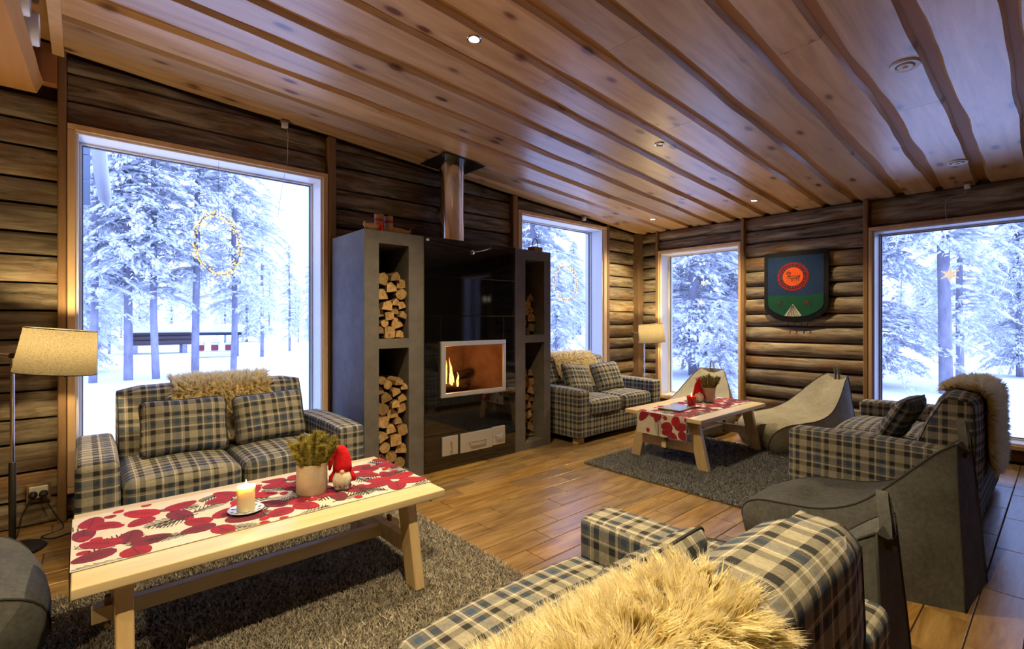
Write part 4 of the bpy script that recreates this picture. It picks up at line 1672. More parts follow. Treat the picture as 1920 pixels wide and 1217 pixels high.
runner('cream runner with red leaf print on the near coffee table', T1[0], T1[1], 1.32, 0.03, 0.275, 0.17, 0.10, 5, 7.6)
runner('cream runner with red leaf print on the far coffee table', T2[0], T2[1], 1.26, -0.005, 0.235, 0.19, 0.12, 9, 7.6)
TZ = 0.4555


# ---------------------------------------------------------------- things on the tables
def plate(label, loc, r, blue):
    t = thing('saucer', label, 'saucer', loc)
    part('dish', lathe([(r * 0.55, 0.0), (r * 0.6, 0.001), (r * 0.98, 0.008), (r, 0.011), (r * 0.97, 0.011), (r * 0.58, 0.004), (0.001, 0.004)], 32), plain('saucer_glaze', (0.62, 0.68, 0.76) if blue else (0.75, 0.74, 0.72), 0.2), t, smooth=50)
    if blue:
        gs = []
        for i in range(10):
            a = 2 * math.pi * i / 10
            gs.append(mv(sphere(0.009, n=8, m=4, s=(1, 0.5, 0.08)), r * 0.8 * math.cos(a), r * 0.8 * math.sin(a), 0.0085))
        part('painted_motif', join(*gs), plain('cobalt_glaze', (0.02, 0.05, 0.2), 0.3), t)
    return t


c1 = (0.512, 2.262)
plate('pale blue patterned saucer under the white candle', (c1[0], c1[1], TZ), 0.068, True)
t = thing('pillar_candle', 'lit ivory pillar candle on the near coffee table', 'candle', (c1[0], c1[1], TZ + 0.005))
V, F = lathe([(0.032, 0), (0.034, 0.003), (0.034, 0.085), (0.036, 0.098), (0.033, 0.1), (0.028, 0.092), (0.012, 0.083), (0.001, 0.082)], 24)
V = [(v[0] * (1 + (0.12 * nz(v[0] * 60, v[1] * 60) if v[2] > 0.08 else 0)), v[1] * (1 + (0.12 * nz(v[0] * 60, v[1] * 60) if v[2] > 0.08 else 0)), v[2] + (0.01 * nz(v[0] * 70, v[1] * 70, 3) if v[2] > 0.09 else 0)) for v in V]
part('wax', (V, F), M['candle'], t, smooth=60)
part('wick', tube([(0, 0, 0.08), (0.001, 0, 0.096)], 0.001, 5), M['black'], t)
part('flame', lathe([(0.001, 0.09), (0.0045, 0.097), (0.0055, 0.104), (0.003, 0.116), (0.0004, 0.127)], 10), M['flame'], t, smooth=True)
add_light('candle_glow', 'POINT', (c1[0], c1[1], TZ + 0.118), 2.2, (1.0, 0.6, 0.25), None, 0.008)

c2 = (4.215, 2.29)
plate('small white saucer under the red candle', (c2[0], c2[1], TZ), 0.075, False)
t = thing('candle_glass', 'lit candle in a red glass on the far coffee table', 'candle', (c2[0], c2[1], TZ + 0.005))
part('glass_cup', lathe([(0.030, 0), (0.036, 0.004), (0.044, 0.095), (0.041, 0.096), (0.034, 0.012), (0.001, 0.010)], 24), M['red_glass'], t, smooth=50)
part('wax', lathe([(0.033, 0.012), (0.039, 0.07), (0.001, 0.07)], 20), plain('red_wax', (0.6, 0.03, 0.03), 0.5), t, smooth=50)
part('flame', lathe([(0.001, 0.085), (0.005, 0.094), (0.0055, 0.101), (0.003, 0.112), (0.0004, 0.124)], 10), M['flame'], t, smooth=True)
add_light('candle_glow_far', 'POINT', (c2[0], c2[1], TZ + 0.135), 0.6, (1.0, 0.5, 0.2), None, 0.01)


def plant(label, loc, pr, ph, potmat, needle, spread, hgt, k, seed, taper=1.0):
    t = thing('potted_plant', label, 'potted plant', loc)
    part('pot', lathe([(pr * taper * 0.97, 0.0), (pr * taper, 0.006), (pr * 0.99, ph - 0.008), (pr * 0.98, ph), (pr * 0.88, ph), (pr * 0.85, ph - 0.03), (0.001, ph - 0.03)], 32), potmat, t, smooth=50)
    rg = random.Random(seed)
    stems, P, N, Cb = [], [], [], []
    ns = 34
    for i in range(ns):
        a = rg.uniform(0, 6.28)
        rad = spread * math.sqrt(rg.random())
        h = hgt * rg.uniform(0.55, 1.0) * (1 - 0.35 * rad / spread)
        base = Vector((rad * 0.55 * math.cos(a), rad * 0.55 * math.sin(a), ph - 0.03))
        tip = Vector((rad * 1.15 * math.cos(a) + rg.uniform(-0.01, 0.01), rad * 1.15 * math.sin(a), ph + h))
        mid = (base + tip) / 2 + Vector((rg.uniform(-0.01, 0.01), rg.uniform(-0.01, 0.01), 0.01))
        pth = [base, mid, tip]
        stems.append(tube(pth, [0.0016, 0.0012, 0.0006], 4))
        for _ in range(k // ns):
            f = rg.uniform(0.12, 1.0)
            p = base.lerp(mid, f * 2) if f < 0.5 else mid.lerp(tip, f * 2 - 1)
            q = rg.uniform(0, 6.28)
            P.append(p)
            N.append(Vector((math.cos(q), math.sin(q), 0.55)).normalized())
            Cb.append(Vector((0, 0, 0.3)))
    part('stems', join(*stems), plain('plant_stem', (0.10, 0.06, 0.025), 0.8), t)
    V, Fq, Ft, uv = tufts(np.array(P), np.array(N), 0.024, 0.0011, np.array(Cb), seed, 0.3, 0.2)
    o = bpy.data.objects.new('needles', fast_mesh('needles', V, Fq, Ft, needle, uv))
    link(o, t)
    o['kind'] = 'stuff'
    return t


plant('juniper in a beige stoneware pot on the near coffee table', (0.800, 2.318, TZ), 0.068, 0.135, M['stoneware'], M['needle'], 0.098, 0.165, 17000, 3)
plant('green heather in a pale terracotta pot on the far coffee table', (4.62, 2.335, TZ), 0.07, 0.14, M['terracotta'], M['needle2'], 0.10, 0.14, 7000, 5, 0.82)


def gnome(label, loc, rz, s, hat_up, seed):
    t = thing('gnome_figure', label, 'figurine', loc, rz)
    part('body', lathe([(0.030 * s, 0.0), (0.036 * s, 0.008 * s), (0.036 * s, 0.05 * s), (0.028 * s, 0.085 * s), (0.012 * s, 0.10 * s)], 18), M['grey_wool'], t, smooth=True)
    for sx in (-1, 1):
        part('foot', sphere(0.017 * s, (sx * 0.017 * s, -0.028 * s, 0.0105 * s), 10, 6, (0.9, 1.3, 0.62)), M['grey_wool'], t, smooth=True)
        part('arm', tube([(sx * 0.03 * s, 0, 0.08 * s), (sx * 0.046 * s, -0.006 * s, 0.055 * s), (sx * 0.046 * s, -0.012 * s, 0.035 * s)], [0.01 * s, 0.012 * s, 0.011 * s], 8), M['red_wool'], t, smooth=True)
    if hat_up:
        P = [(0, 0, 0.082 * s), (0, 0, 0.115 * s), (-0.004 * s, 0, 0.15 * s), (0.006 * s, 0.004, 0.19 * s), (0.012 * s, 0.006, 0.215 * s)]
        rad = [0.041 * s, 0.036 * s, 0.026 * s, 0.013 * s, 0.004 * s]
    else:
        P = [(0, 0, 0.082 * s), (0, 0, 0.11 * s), (0, 0.0, 0.145 * s), (-0.008 * s, 0.0, 0.172 * s), (-0.028 * s, 0, 0.178 * s), (-0.043 * s, 0, 0.155 * s), (-0.05 * s, 0, 0.12 * s), (-0.054 * s, 0.0, 0.085 * s)]
        rad = [0.041 * s, 0.04 * s, 0.033 * s, 0.026 * s, 0.021 * s, 0.016 * s, 0.011 * s, 0.006 * s]
    V, F = tube(P, rad, 14)
    V = [(v[0] + 0.002 * nz(v[0] * 90, v[1] * 90, v[2] * 90), v[1] + 0.002 * nz(v[0] * 90 + 5, v[1] * 90, v[2] * 90), v[2]) for v in V]
    part('hat', (V, F), M['red_wool'], t, smooth=True)
    part('nose', sphere(0.011 * s, (0, -0.036 * s, 0.083 * s), 10, 8), M['skin'], t, smooth=True)
    rg = random.Random(seed)
    gs = [xf(lathe([(0.012 * s, 0.01 * s), (0.03 * s, 0.03 * s), (0.033 * s, 0.06 * s), (0.024 * s, 0.085 * s)], 14), Matrix.Translation((0, -0.014 * s, 0)))]
    for i in range(60):
        a = rg.uniform(-1.15, 1.15)
        x, y = 0.036 * s * math.sin(a), -0.02 * s - 0.022 * s * math.cos(a)
        gs.append(tube([(x * 0.75, y * 0.75, 0.084 * s), (x * 1.1 + rg.uniform(-0.003, 0.003), y * 1.02, 0.05 * s), (x * rg.uniform(0.5, 1.1), y * 1.06, rg.uniform(0.004, 0.025) * s)], [0.0035 * s, 0.003 * s, 0.0008], 4))
    part('beard', join(*gs), M['beard'], t, smooth=True)
    return t


look = math.atan2(0.75, 0.66)
gnome('bearded gnome with folded red hat beside the juniper pot', (0.925, 2.27, TZ), R(-25), 1.06, False, 1)
gnome('bearded gnome with tall pointed red hat on the far coffee table', (4.50, 2.375, TZ), R(-48), 1.12, True, 2)
lp = thing('laptop', 'thin closed silver laptop on the far coffee table', 'laptop', (4.02, 2.33, TZ), R(4))
part('base', rbox((-0.15, 0.15), (-0.105, 0.105), (0.0, 0.009), 0.0035, 2, 1), plain('laptop_base', (0.18, 0.18, 0.19), 0.4, 0.5), lp, smooth=40)
part('lid', rbox((-0.15, 0.15), (-0.105, 0.105), (0.0095, 0.016), 0.003, 2, 1), plain('laptop_lid', (0.50, 0.52, 0.55), 0.22, 0.6), lp, smooth=40)

# ---------------------------------------------------------------- things on top of the fireplace


def boot(label, loc, rz, rx):
    t = thing('curl_toe_boot', label, 'boot', loc)
    t.rotation_euler = (rx, 0, rz)
    P = [(0.07, 0, 0.028), (0.02, 0, 0.030), (-0.05, 0, 0.028), (-0.105, 0, 0.024), (-0.135, 0, 0.036), (-0.138, 0, 0.058)]
    part('foot', tube(P, [0.028, 0.034, 0.032, 0.023, 0.012, 0.006], 12), M['leather'], t, smooth=True)
    part('shaft', tube([(0.04, 0, 0.03), (0.042, 0, 0.09), (0.045, 0, 0.14)], [0.036, 0.034, 0.038], 14), M['leather'], t, smooth=50)
    part('woven_band', tube([(0.042, 0, 0.085), (0.043, 0, 0.105)], [0.0365, 0.037], 14, False), plain('band_red', (0.28, 0.03, 0.03), 0.9), t, smooth=True)
    gs = []
    rg = random.Random(3)
    for i in range(26):
        x, y = rg.uniform(-0.012, 0.012), rg.uniform(-0.012, 0.012)
        gs.append(tube([(0, -0.045, 0.07), (x * 0.6, -0.05 + y * 0.6, 0.045), (x * 1.4, -0.052 + y * 1.4, 0.004)], [0.003, 0.004, 0.0025], 4))
    part('tassel', join(*gs), M['red_wool'], t)
    return t


boot('brown leather boot with curled toe and red tassel, left one on the fireplace', (1.70, 3.53, FH), R(28), 0)
boot('brown leather boot with curled toe and red tassel, right one on the fireplace', (1.87, 3.56, FH), R(170), 0)
bk = thing('bark_basket', 'small birch bark basket with arched handle on the right fireplace column', 'basket', (3.44, 3.56, FH), R(4))
bxm = speckle('birch_bark', (0.34, 0.17, 0.07), (0.5, 0.28, 0.14), 20, 0.8, 0.3)
part('body', join(box(-0.06, 0.06, -0.045, 0.045, 0, 0.006), box(-0.06, 0.06, -0.045, -0.041, 0.006, 0.055), box(-0.06, 0.06, 0.041, 0.045, 0.006, 0.055), box(-0.06, -0.056, -0.041, 0.041, 0.006, 0.055), box(0.056, 0.06, -0.041, 0.041, 0.006, 0.055)), bxm, bk)
part('handle', tube([(-0.045 * math.cos(a), 0, 0.045 + 0.1 * math.sin(a)) for a in [math.pi * i / 10 for i in range(11)]], 0.004, 6), M['black'], bk)
pk = thing('fire_tongs', 'black iron fire tongs lying on top of the fireplace', 'tongs', (3.22, 3.60, FH + 0.006))
for s in (-1, 1):
    part('arm', tube([(-0.2, s * 0.012, 0.008), (0.0, s * 0.018, 0.01), (0.2, s * 0.03, 0.008)], 0.007, 6), M['black'], pk)
part('hinge', mv(lathe([(0.022, -0.006), (0.024, 0.0), (0.022, 0.022)], 14), -0.2, 0, 0.002), M['black'], pk)


# ---------------------------------------------------------------- floor lamps
def floor_lamp(label, loc, rz, off, tilt):
    t = thing('floor_lamp', label, 'floor lamp', loc, rz)
    part('base', lathe([(0.13, 0), (0.135, 0.006), (0.13, 0.014), (0.02, 0.022)], 32), M['darkmetal'], t, smooth=40)
    part('lower_pole', lathe([(0.0155, 0.018), (0.0155, 0.48), (0.012, 0.485)], 14), M['darkmetal'], t, smooth=40)
    part('upper_pole', lathe([(0.0095, 0.48), (0.0095, 1.06)], 14), M['steel'], t, smooth=40)
    part('joint', mv(xf(lathe([(0.014, -0.02), (0.014, 0.02)], 14), Matrix.Rotation(R(90), 4, 'X')), 0, 0, 1.06), M['darkmetal'], t, smooth=40)
    part('swing_arm', tube([(-0.16, 0, 1.10), (0, 0, 1.06), (off * 0.6, 0, 0.985), (off, 0, 0.975)], 0.006, 8), M['steel'], t)
    Rt = Matrix.Translation((off, 0, 0)) @ Matrix.Rotation(R(tilt), 4, 'Y')
    sh = part('shade', xf(lathe([(0.178, 0.955), (0.156, 1.2)], 40, False), Matrix.Translation((off, 0, 1.09)) @ Matrix.Rotation(R(tilt), 4, 'Y') @ Matrix.Translation((0, 0, -1.09))), M['shade'], t, smooth=True)
    part('socket', mv(lathe([(0.016, 0.965), (0.018, 0.985), (0.018, 1.04)], 12), off, 0, 0), M['darkmetal'], t, smooth=40)
    part('switch', mv(lathe([(0.009, 0.93), (0.011, 0.94), (0.011, 0.965)], 10), off + 0.03, 0, 0), M['darkmetal'], t, smooth=40)
    part('bulb', sphere(0.028, (off, 0, 1.07), 12, 8), M['bulb'], t, smooth=True)
    trims = []
    for r_, z_ in ((0.178, 0.955), (0.156, 1.2)):
        ring = [(r_ * math.cos(2 * math.pi * i / 40), r_ * math.sin(2 * math.pi * i / 40), z_) for i in range(40)]
        trims.append(tube(ring, 0.0025, 5, closed=True))
    for g_ in trims:
        part('shade_trim', xf(g_, Matrix.Translation((off, 0, 1.09)) @ Matrix.Rotation(R(tilt), 4, 'Y') @ Matrix.Translation((0, 0, -1.09))), M['piping'], sh)
    L = add_light('floor_lamp_light', 'POINT', (off, 0, 1.115), LAMP_W, (1.0, 0.72, 0.33), t, 0.03)
    return t


floor_lamp('floor lamp with beige linen shade left of the large window', (-0.285, 3.76, 0), R(-3), 0.185, 6)
floor_lamp('floor lamp with beige linen shade in the far room corner', (5.70, 3.78, 0), R(-48), 0.09, -4)

# ---------------------------------------------------------------- socket and cords
so = thing('wall_socket', 'white double wall socket on the logs below the floor lamp', 'socket', (-0.20, 4.128, 0.205))
part('back_plate', bbox(-0.055, 0.055, -0.006, 0.012, -0.055, 0.055, 0.004, 1), M['post'], so)
part('face_plate', bbox(-0.042, 0.042, -0.02, -0.006, -0.03, 0.042, 0.005, 1), M['white_plastic'], so)
for i, (dx, lb) in enumerate(((-0.024, 'black power plug and cord in the left half of the wall socket'), (0.022, 'black power plug and cord in the right half of the wall socket'))):
    p = thing('power_cord', lb, 'power cord', (-0.20 + dx, 4.105, 0.205), 0, 'plugs in the wall socket')
    part('plug', xf(lathe([(0.02, 0.0), (0.021, 0.02), (0.012, 0.038)], 12), Matrix.Rotation(R(110), 4, 'X')), M['black'], p, smooth=40)
    if i == 0:
        pth = [(0, -0.035, -0.012), (-0.04, -0.05, -0.09), (-0.06, -0.1, -0.198), (-0.09, -0.25, -0.2)]
    else:
        pth = [(0, -0.035, -0.012), (0.05, -0.06, -0.12), (0.09, -0.12, -0.2), (0.0, -0.2, -0.2), (0.05, -0.27, -0.2), (0.13, -0.24, -0.2)]
    part('cord', tube(smooth_path(pth), 0.0035, 6), M['black'], p, smooth=True)

# ---------------------------------------------------------------- recessed ceiling fixtures
TILT = math.atan(0.0684)


def downlight(label, x, y, lit, vent=False, group=None, watt=1.0):
    z = ceil(x)
    t = thing('air_vent' if vent else 'ceiling_spotlight', label, 'vent' if vent else 'spotlight', (x, y, z), 0, group)
    t.rotation_euler = (0, TILT, 0)
    if vent:
        part('flange', lathe([(0.07, 0.0), (0.07, -0.006), (0.066, -0.010), (0.046, -0.008), (0.044, 0.0)][::-1], 32, False), M['white_plastic'], t, smooth=50)
        part('valve_disc', lathe([(0.001, -0.016), (0.036, -0.014), (0.038, -0.006), (0.001, -0.004)], 28), M['white_plastic'], t, smooth=50)
        part('throat', lathe([(0.0445, -0.001), (0.001, -0.0005)], 24, False), M['darkmetal'], t)
        part('hub', lathe([(0.001, -0.022), (0.012, -0.021), (0.013, -0.015)], 16, False), M['white_plastic'], t, smooth=50)
    else:
        part('ring', lathe([(0.042, 0.0), (0.042, -0.004), (0.038, -0.008), (0.029, -0.005), (0.027, 0.002)][::-1], 28, False), M['chrome'], t, smooth=50)
        part('lens', lathe([(0.001, -0.003), (0.027, -0.001), (0.027, 0.0)], 24, False), M['halogen'] if lit else M['chrome'], t)
        if lit:
            add_light('spotlight_beam', 'SPOT', (0, 0, -0.012), DOWN_W * watt, WARM, t, 0.028, 128, 0.75)
    return t


downlight('glowing recessed ceiling spotlight above the near seating group', 1.623, 2.163, True, watt=1.2)
downlight('unlit chrome ceiling spotlight in the middle of the ceiling', 3.50, 2.176, False)
downlight('glowing recessed ceiling spotlight above the far coffee table', 5.436, 2.232, True, watt=0.75)
downlight('glowing recessed ceiling spotlight near the far room corner', 5.459, 3.493, True, watt=0.75)
downlight('white round ceiling air vent, the larger nearer one at top right', 3.455, 0.601, False, True)
downlight('white round ceiling air vent near the right-hand window', 5.38, 0.598, False, True)
for x, y, wt_ in ((0.55, 0.55, 1.3), (-0.6, 2.3, 1.7), (-0.9, 0.30, 1.8), (-2.4, 0.9, 1.5)):
    downlight('recessed ceiling spotlight behind the camera', x, y, True, False, 'spotlights behind the camera', wt_)

# ---------------------------------------------------------------- felt wall hanging
wh = thing('wall_hanging', 'felt shield-shaped wall hanging with reindeer in a red sun', 'wall hanging', (XW - 0.02, 2.03, 1.23))
HW, HH = 0.333, 0.80


def shield(k, d0, d1):
    """outline in (y,z), mirrored so that +y is left in the picture"""
    w = HW * k
    top = HH
    zc = 0.42
    pts = [(-w, zc + (top - zc) * k), (w, zc + (top - zc) * k)]
    low = [(1.0, 0.17), (0.93, 0.115), (0.70, 0.055), (0.42, 0.012), (0.0, 0.0), (-0.42, 0.012), (-0.70, 0.055), (-0.93, 0.115), (-1.0, 0.17)]
    pts += [(a * w, zc + (b - zc) * k) for a, b in low]
    return prism(pts, d0, d1, 'x')


fm = lambda n, c: speckle(n, tuple(x * 0.8 for x in c), tuple(min(1, x * 1.2) for x in c), 40, 0.95, 0.2, 0.1)
part('border', bevel(fix_normals(shield(1.0, -0.022, 0.0)), 0.008, 2), fm('felt_black', (0.012, 0.012, 0.015)), wh, smooth=40)
part('blue_field', fix_normals(shield(0.86, -0.0245, -0.02)), fm('felt_blue', (0.012, 0.026, 0.068)), wh)
zg = 0.30
gp = [(HW * 0.86, zg + 0.01), (HW * 0.86, 0.205), (HW * 0.8, 0.158), (HW * 0.6, 0.107), (HW * 0.36, 0.07), (0, 0.06), (-HW * 0.36, 0.07), (-HW * 0.6, 0.107), (-HW * 0.8, 0.158), (-HW * 0.86, 0.205), (-HW * 0.86, zg + 0.025), (-0.1, zg - 0.005), (0.1, zg + 0.005)]
part('green_ground', fix_normals(prism(gp, -0.0265, -0.0244, 'x')), fm('felt_green', (0.009, 0.05, 0.03)), wh)


def disc(cy_, cz, r, d0, d1, n=40, wob=0.0):
    return fix_normals(prism([(cy_ + (r * (1 + wob * (i % 2))) * math.cos(2 * math.pi * i / n), cz + (r * (1 + wob * (i % 2))) * math.sin(2 * math.pi * i / n)) for i in range(n)], d0, d1, 'x'))


SC = (0.02, 0.515)
part('red_ring', disc(SC[0], SC[1], 0.158, -0.0265, -0.0244, 40, 0.05), fm('felt_red', (0.15, 0.015, 0.012)), wh)
part('dark_ring', disc(SC[0], SC[1], 0.138, -0.0275, -0.0264), fm('felt_dark', (0.035, 0.012, 0.03)), wh)
dots = []
for i in range(30):
    a = 2 * math.pi * i / 30
    dots.append(disc(SC[0] + 0.123 * math.cos(a), SC[1] + 0.123 * math.sin(a), 0.0055, -0.0283, -0.0274, 8))
part('stitched_dots', join(*dots), fm('felt_red2', (0.36, 0.05, 0.03)), wh)['kind'] = 'stuff'
part('orange_sun', disc(SC[0], SC[1], 0.107, -0.0285, -0.0274), fm('felt_orange', (0.42, 0.06, 0.014)), wh)


def strokes(lines, d, r):
    gs = []
    for ln in lines:
        gs.append(tube([(d, SC[0] - a, SC[1] + b) for a, b in ln], r, 5))
    return join(*gs)


# reindeer facing left: x to the right in the picture
rd = [[(-0.035, 0.005), (0.01, 0.012), (0.05, 0.005), (0.075, 0.012)], [(-0.035, 0.005), (-0.02, -0.022), (0.03, -0.018), (0.062, -0.02), (0.075, 0.012)],
      [(-0.035, 0.005), (-0.055, 0.004), (-0.062, -0.006), (-0.045, -0.012), (-0.025, -0.015)], [(-0.012, -0.02), (-0.015, -0.055)], [(-0.002, -0.02), (0.0, -0.055)],
      [(0.04, -0.02), (0.03, -0.05)], [(0.06, -0.02), (0.06, -0.052)], [(-0.042, 0.008), (-0.055, 0.035), (-0.04, 0.062)], [(-0.05, 0.028), (-0.078, 0.04)], [(-0.052, 0.04), (-0.07, 0.058)],
      [(-0.036, 0.008), (-0.03, 0.035), (-0.018, 0.05)], [(-0.032, 0.03), (-0.036, 0.058)], [(0.0, 0.0), (0.04, -0.008), (0.06, 0.0)]]
part('reindeer_drawing', strokes(rd, -0.029, 0.0035), M['black'], wh)
tent = [(0.11, 0.075), (0.02, 0.205), (-0.07, 0.075), (-0.045, 0.068), (0.02, 0.066), (0.085, 0.068)]
part('tent', fix_normals(prism(tent, -0.0285, -0.0264, 'x')), fm('felt_white', (0.30, 0.28, 0.23)), wh)
ts = []
for k in (-0.045, -0.028, -0.012, 0.012, 0.028, 0.045):
    ts.append([(-0.0 + k * 0.15, -0.325), (k * 1.35, -0.445)])
for k in range(4):
    ts.append([(-0.009, -0.36 - k * 0.022), (0.009, -0.36 - k * 0.022)])
part('tent_stripes', strokes(ts, -0.029, 0.0022), M['black'], wh)
for sy in (0.16, -0.125):
    st_ = []
    for k in range(4):
        a = math.pi * k / 4
        st_.append([(SC[0] - sy - 0.03 * math.cos(a), -0.30 - 0.03 * math.sin(a)), (SC[0] - sy + 0.03 * math.cos(a), -0.30 + 0.03 * math.sin(a))])
    part('star', strokes(st_, -0.0275, 0.003), fm('felt_brown', (0.10, 0.03, 0.02)), wh)
for yy in (-0.12, -0.06, 0.01, 0.075):
    part('tassel', tube([(-0.012, yy, 0.02), (-0.014, yy, -0.02), (-0.012, yy + 0.004, -0.05)], [0.004, 0.007, 0.004], 6), M['black'], wh, smooth=True)


# ---------------------------------------------------------------- lit wreaths and ornaments in the windows
def wreath(label, loc, rz, r, ztop, k, seed, sq=1.0):
    t = thing('light_wreath', label, 'light wreath', loc, rz)
    n = 40
    rg = random.Random(seed)
    ring = [(r * sq * math.cos(2 * math.pi * i / n), rg.uniform(-0.01, 0.01), r * math.sin(2 * math.pi * i / n)) for i in range(n)]
    part('wire_ring', tube(ring, 0.0022, 5, closed=True), plain('brass_wire', (0.25, 0.19, 0.08), 0.5, 0.6), t)
    V, F = sphere(0.0058, n=6, m=4)
    gs, tw = [], []
    for i in range(k):
        a = rg.uniform(0, 6.28)
        d = rg.gauss(0, 0.016)
        p = ((r + d) * sq * math.cos(a), rg.gauss(0, 0.012), (r + d) * math.sin(a))
        gs.append(mv((V, F), *p))
        if i % 2 == 0:
            q = a + rg.uniform(-0.25, 0.25)
            tw.append(tube([p, (r * sq * math.cos(q), 0, r * math.sin(q))], 0.0012, 3))
    part('light_beads', join(*gs), M['fairy'], t)['kind'] = 'stuff'
    part('wire_twigs', join(*tw), plain('wire_twig', (0.3, 0.26, 0.18), 0.6), t)['kind'] = 'stuff'
    part('hanging_wire', tube([(0, 0, r), (0, 0, ztop - loc[2])], 0.0012, 4), M['black'], t)
    return t


wreath('oval wreath of fairy lights hanging in the large left window', (0.758, 4.16, 1.81), R(40), 0.222, 2.43, 260, 1, 1.0)
wreath('round wreath of fairy lights hanging in the window right of the fireplace', (4.62, 4.22, 1.725), R(0), 0.215, 2.45, 220, 2)


def star(label, loc, r, ztop, rz=0.0):
    t = thing('window_star', label, 'window ornament', loc, rz)
    V = [(0, -0.02, 0), (0, 0.02, 0)]
    for i in range(12):
        a = math.pi / 2 + math.pi * i / 6
        q = r if i % 2 == 0 else r * 0.42
        V.append((q * math.cos(a), 0, q * math.sin(a)))
    F = []
    for i in range(12):
        j = (i + 1) % 12
        F += [(0, 2 + i, 2 + j), (1, 2 + j, 2 + i)]
    part('paper_star', (V, F), plain('lit_white_paper', (0.8, 0.78, 0.72), 0.7, emit=(1.0, 0.86, 0.66), estr=0.75), t)
    part('star_lights', join(*[mv(sphere(0.006, n=6, m=4), V[2 + i][0] * 0.9, -0.012, V[2 + i][2] * 0.9) for i in range(12)]), M['fairy'], t)['kind'] = 'stuff'
    part('thread', tube([(0, 0, r), (0, 0, ztop - loc[2])], 0.0009, 4), M['white_plastic'], t)
    return t


star('white paper star with lights in the right-hand window', (6.22, 0.745, 1.69), 0.075, 2.16, R(90))
star('upper small white star in the narrow window', (6.22, 3.21, 1.755), 0.045, 2.18, R(90))
star('lower small white star in the narrow window', (6.225, 3.245, 1.49), 0.045, 1.72, R(90))
star('white paper star in the window out of frame on the right', (6.22, -1.05, 1.69), 0.075, 2.16, R(90))


def cord_box(label, loc, rz, pts):
    t = thing('cord_outlet', label, 'outlet', loc, rz)
    part('mount', bbox(-0.03, 0.03, -0.03, 0.03, -0.012, 0.0, 0.003, 1), M['post'], t)
    part('plug_body', mv(rbox((-0.022, 0.022), (-0.02, 0.02), (-0.055, -0.013), 0.006, 2, 1), 0, 0, 0), M['white_plastic'], t, smooth=40)
    part('cord', tube(smooth_path(pts), 0.0016, 5), M['white_plastic'], t)
    return t


cord_box('white outlet under the ceiling above the large left window with a hanging cord', (1.199, 4.085, ceil(1.2) - 0.006), 0, [(0.02, 0, -0.05), (0.028, 0.01, -0.12), (0.022, 0.0, -0.2), (0.026, 0.02, -0.30), (0.01, 0.10, -0.5), (-0.02, 0.12, -0.75)])
cord_box('white outlet under the ceiling above the window right of the fireplace', (4.80, 4.07, ceil(4.8) - 0.006), 0, [(0.0, 0, -0.05), (-0.05, 0.02, -0.07), (-0.18, 0.03, -0.09)])
cord_box('white outlet under the ceiling above the right-hand window', (6.02, 0.60, ceil(6.02) - 0.006), R(90), [(0.0, 0, -0.05), (0.03, 0.0, -0.10), (0.145, 0.0, -0.13), (0.145, 0.0, -0.3)])

# ================================================================ outdoors
GZ = -0.32


def ground_z(x, y):
    d = math.hypot(x - 2, y - 1)
    z = GZ + 0.10 * nz(x * 0.12, y * 0.12, 1) + 0.25 * nz(x * 0.03, y * 0.03, 2) * min(1, d / 25)
    z += 0.00035 * max(0, d - 20) ** 2 * 0.35
    return z


def ax_range(a, b, n):
    return [a + (b - a) * i / n for i in range(n + 1)]


gx = ax_range(-45, -6, 14) + ax_range(-4, 6.3, 6) + ax_range(6.5, 30, 36)[0:] + ax_range(33, 90, 14)
gy = ax_range(-70, -5, 14) + ax_range(-3, 4.3, 6) + ax_range(4.5, 40, 44) + ax_range(43, 95, 14)
V, F = [], []
for y in gy:
    for x in gx:
        inside = (-4.35 < x < 6.4 and -3.6 < y < 4.4)
        V.append((x, y, -0.6 if inside else ground_z(x, y)))
nx_ = len(gx)
for j in range(len(gy) - 1):
    for i in range(nx_ - 1):
        a = j * nx_ + i
        F.append((a, a + 1, a + nx_ + 1, a + nx_))
sg = part('snow_ground', (V, F), M['snow'], None, True)
tag(sg, 'smooth snow-covered ground outside the windows', 'snow', kind='structure')

ICO_V = []
_p = (1 + 5 ** 0.5) / 2
for a, b in ((1, _p), (-1, _p), (1, -_p), (-1, -_p)):
    ICO_V += [(0, a, b), (a, b, 0), (b, 0, a)]
_iv = np.array(ICO_V, dtype=float)
_iv /= np.linalg.norm(_iv[0])


def _ico_faces(v):
    F = []
    n = len(v)
    el = min(np.linalg.norm(v[i] - v[j]) for i in range(n) for j in range(i)) * 1.05
    for i in range(n):
        for j in range(i + 1, n):
            for k in range(j + 1, n):
                if np.linalg.norm(v[i] - v[j]) < el and np.linalg.norm(v[j] - v[k]) < el and np.linalg.norm(v[i] - v[k]) < el:
                    c = np.cross(v[j] - v[i], v[k] - v[i])
                    F.append((i, j, k) if c @ (v[i] + v[j] + v[k]) > 0 else (i, k, j))
    return np.array(F)


_if = _ico_faces(_iv)


def blobs(cs, dirs, sizes, seed):
    """irregular snow lumps: centres, axis directions, (k,3) half sizes"""
    rg = np.random.default_rng(seed)
    k = len(cs)
    cs, dirs, sizes = np.asarray(cs), np.asarray(dirs), np.asarray(sizes)
    up = np.tile(np.array([0, 0, 1.0]), (k, 1))
    sd = np.cross(up, dirs)
    sd /= np.linalg.norm(sd, axis=1, keepdims=True) + 1e-9
    u2 = np.cross(dirs, sd)
    jit = rg.uniform(0.6, 1.25, (k, 12, 1))
    L = _iv[None] * jit * sizes[:, None, :]
    V = cs[:, None, :] + L[:, :, 0:1] * dirs[:, None, :] + L[:, :, 1:2] * sd[:, None, :] + L[:, :, 2:3] * u2[:, None, :]
    F = (np.arange(k) * 12)[:, None, None] + _if[None]
    return V.reshape(-1, 3), F.reshape(-1, 3)


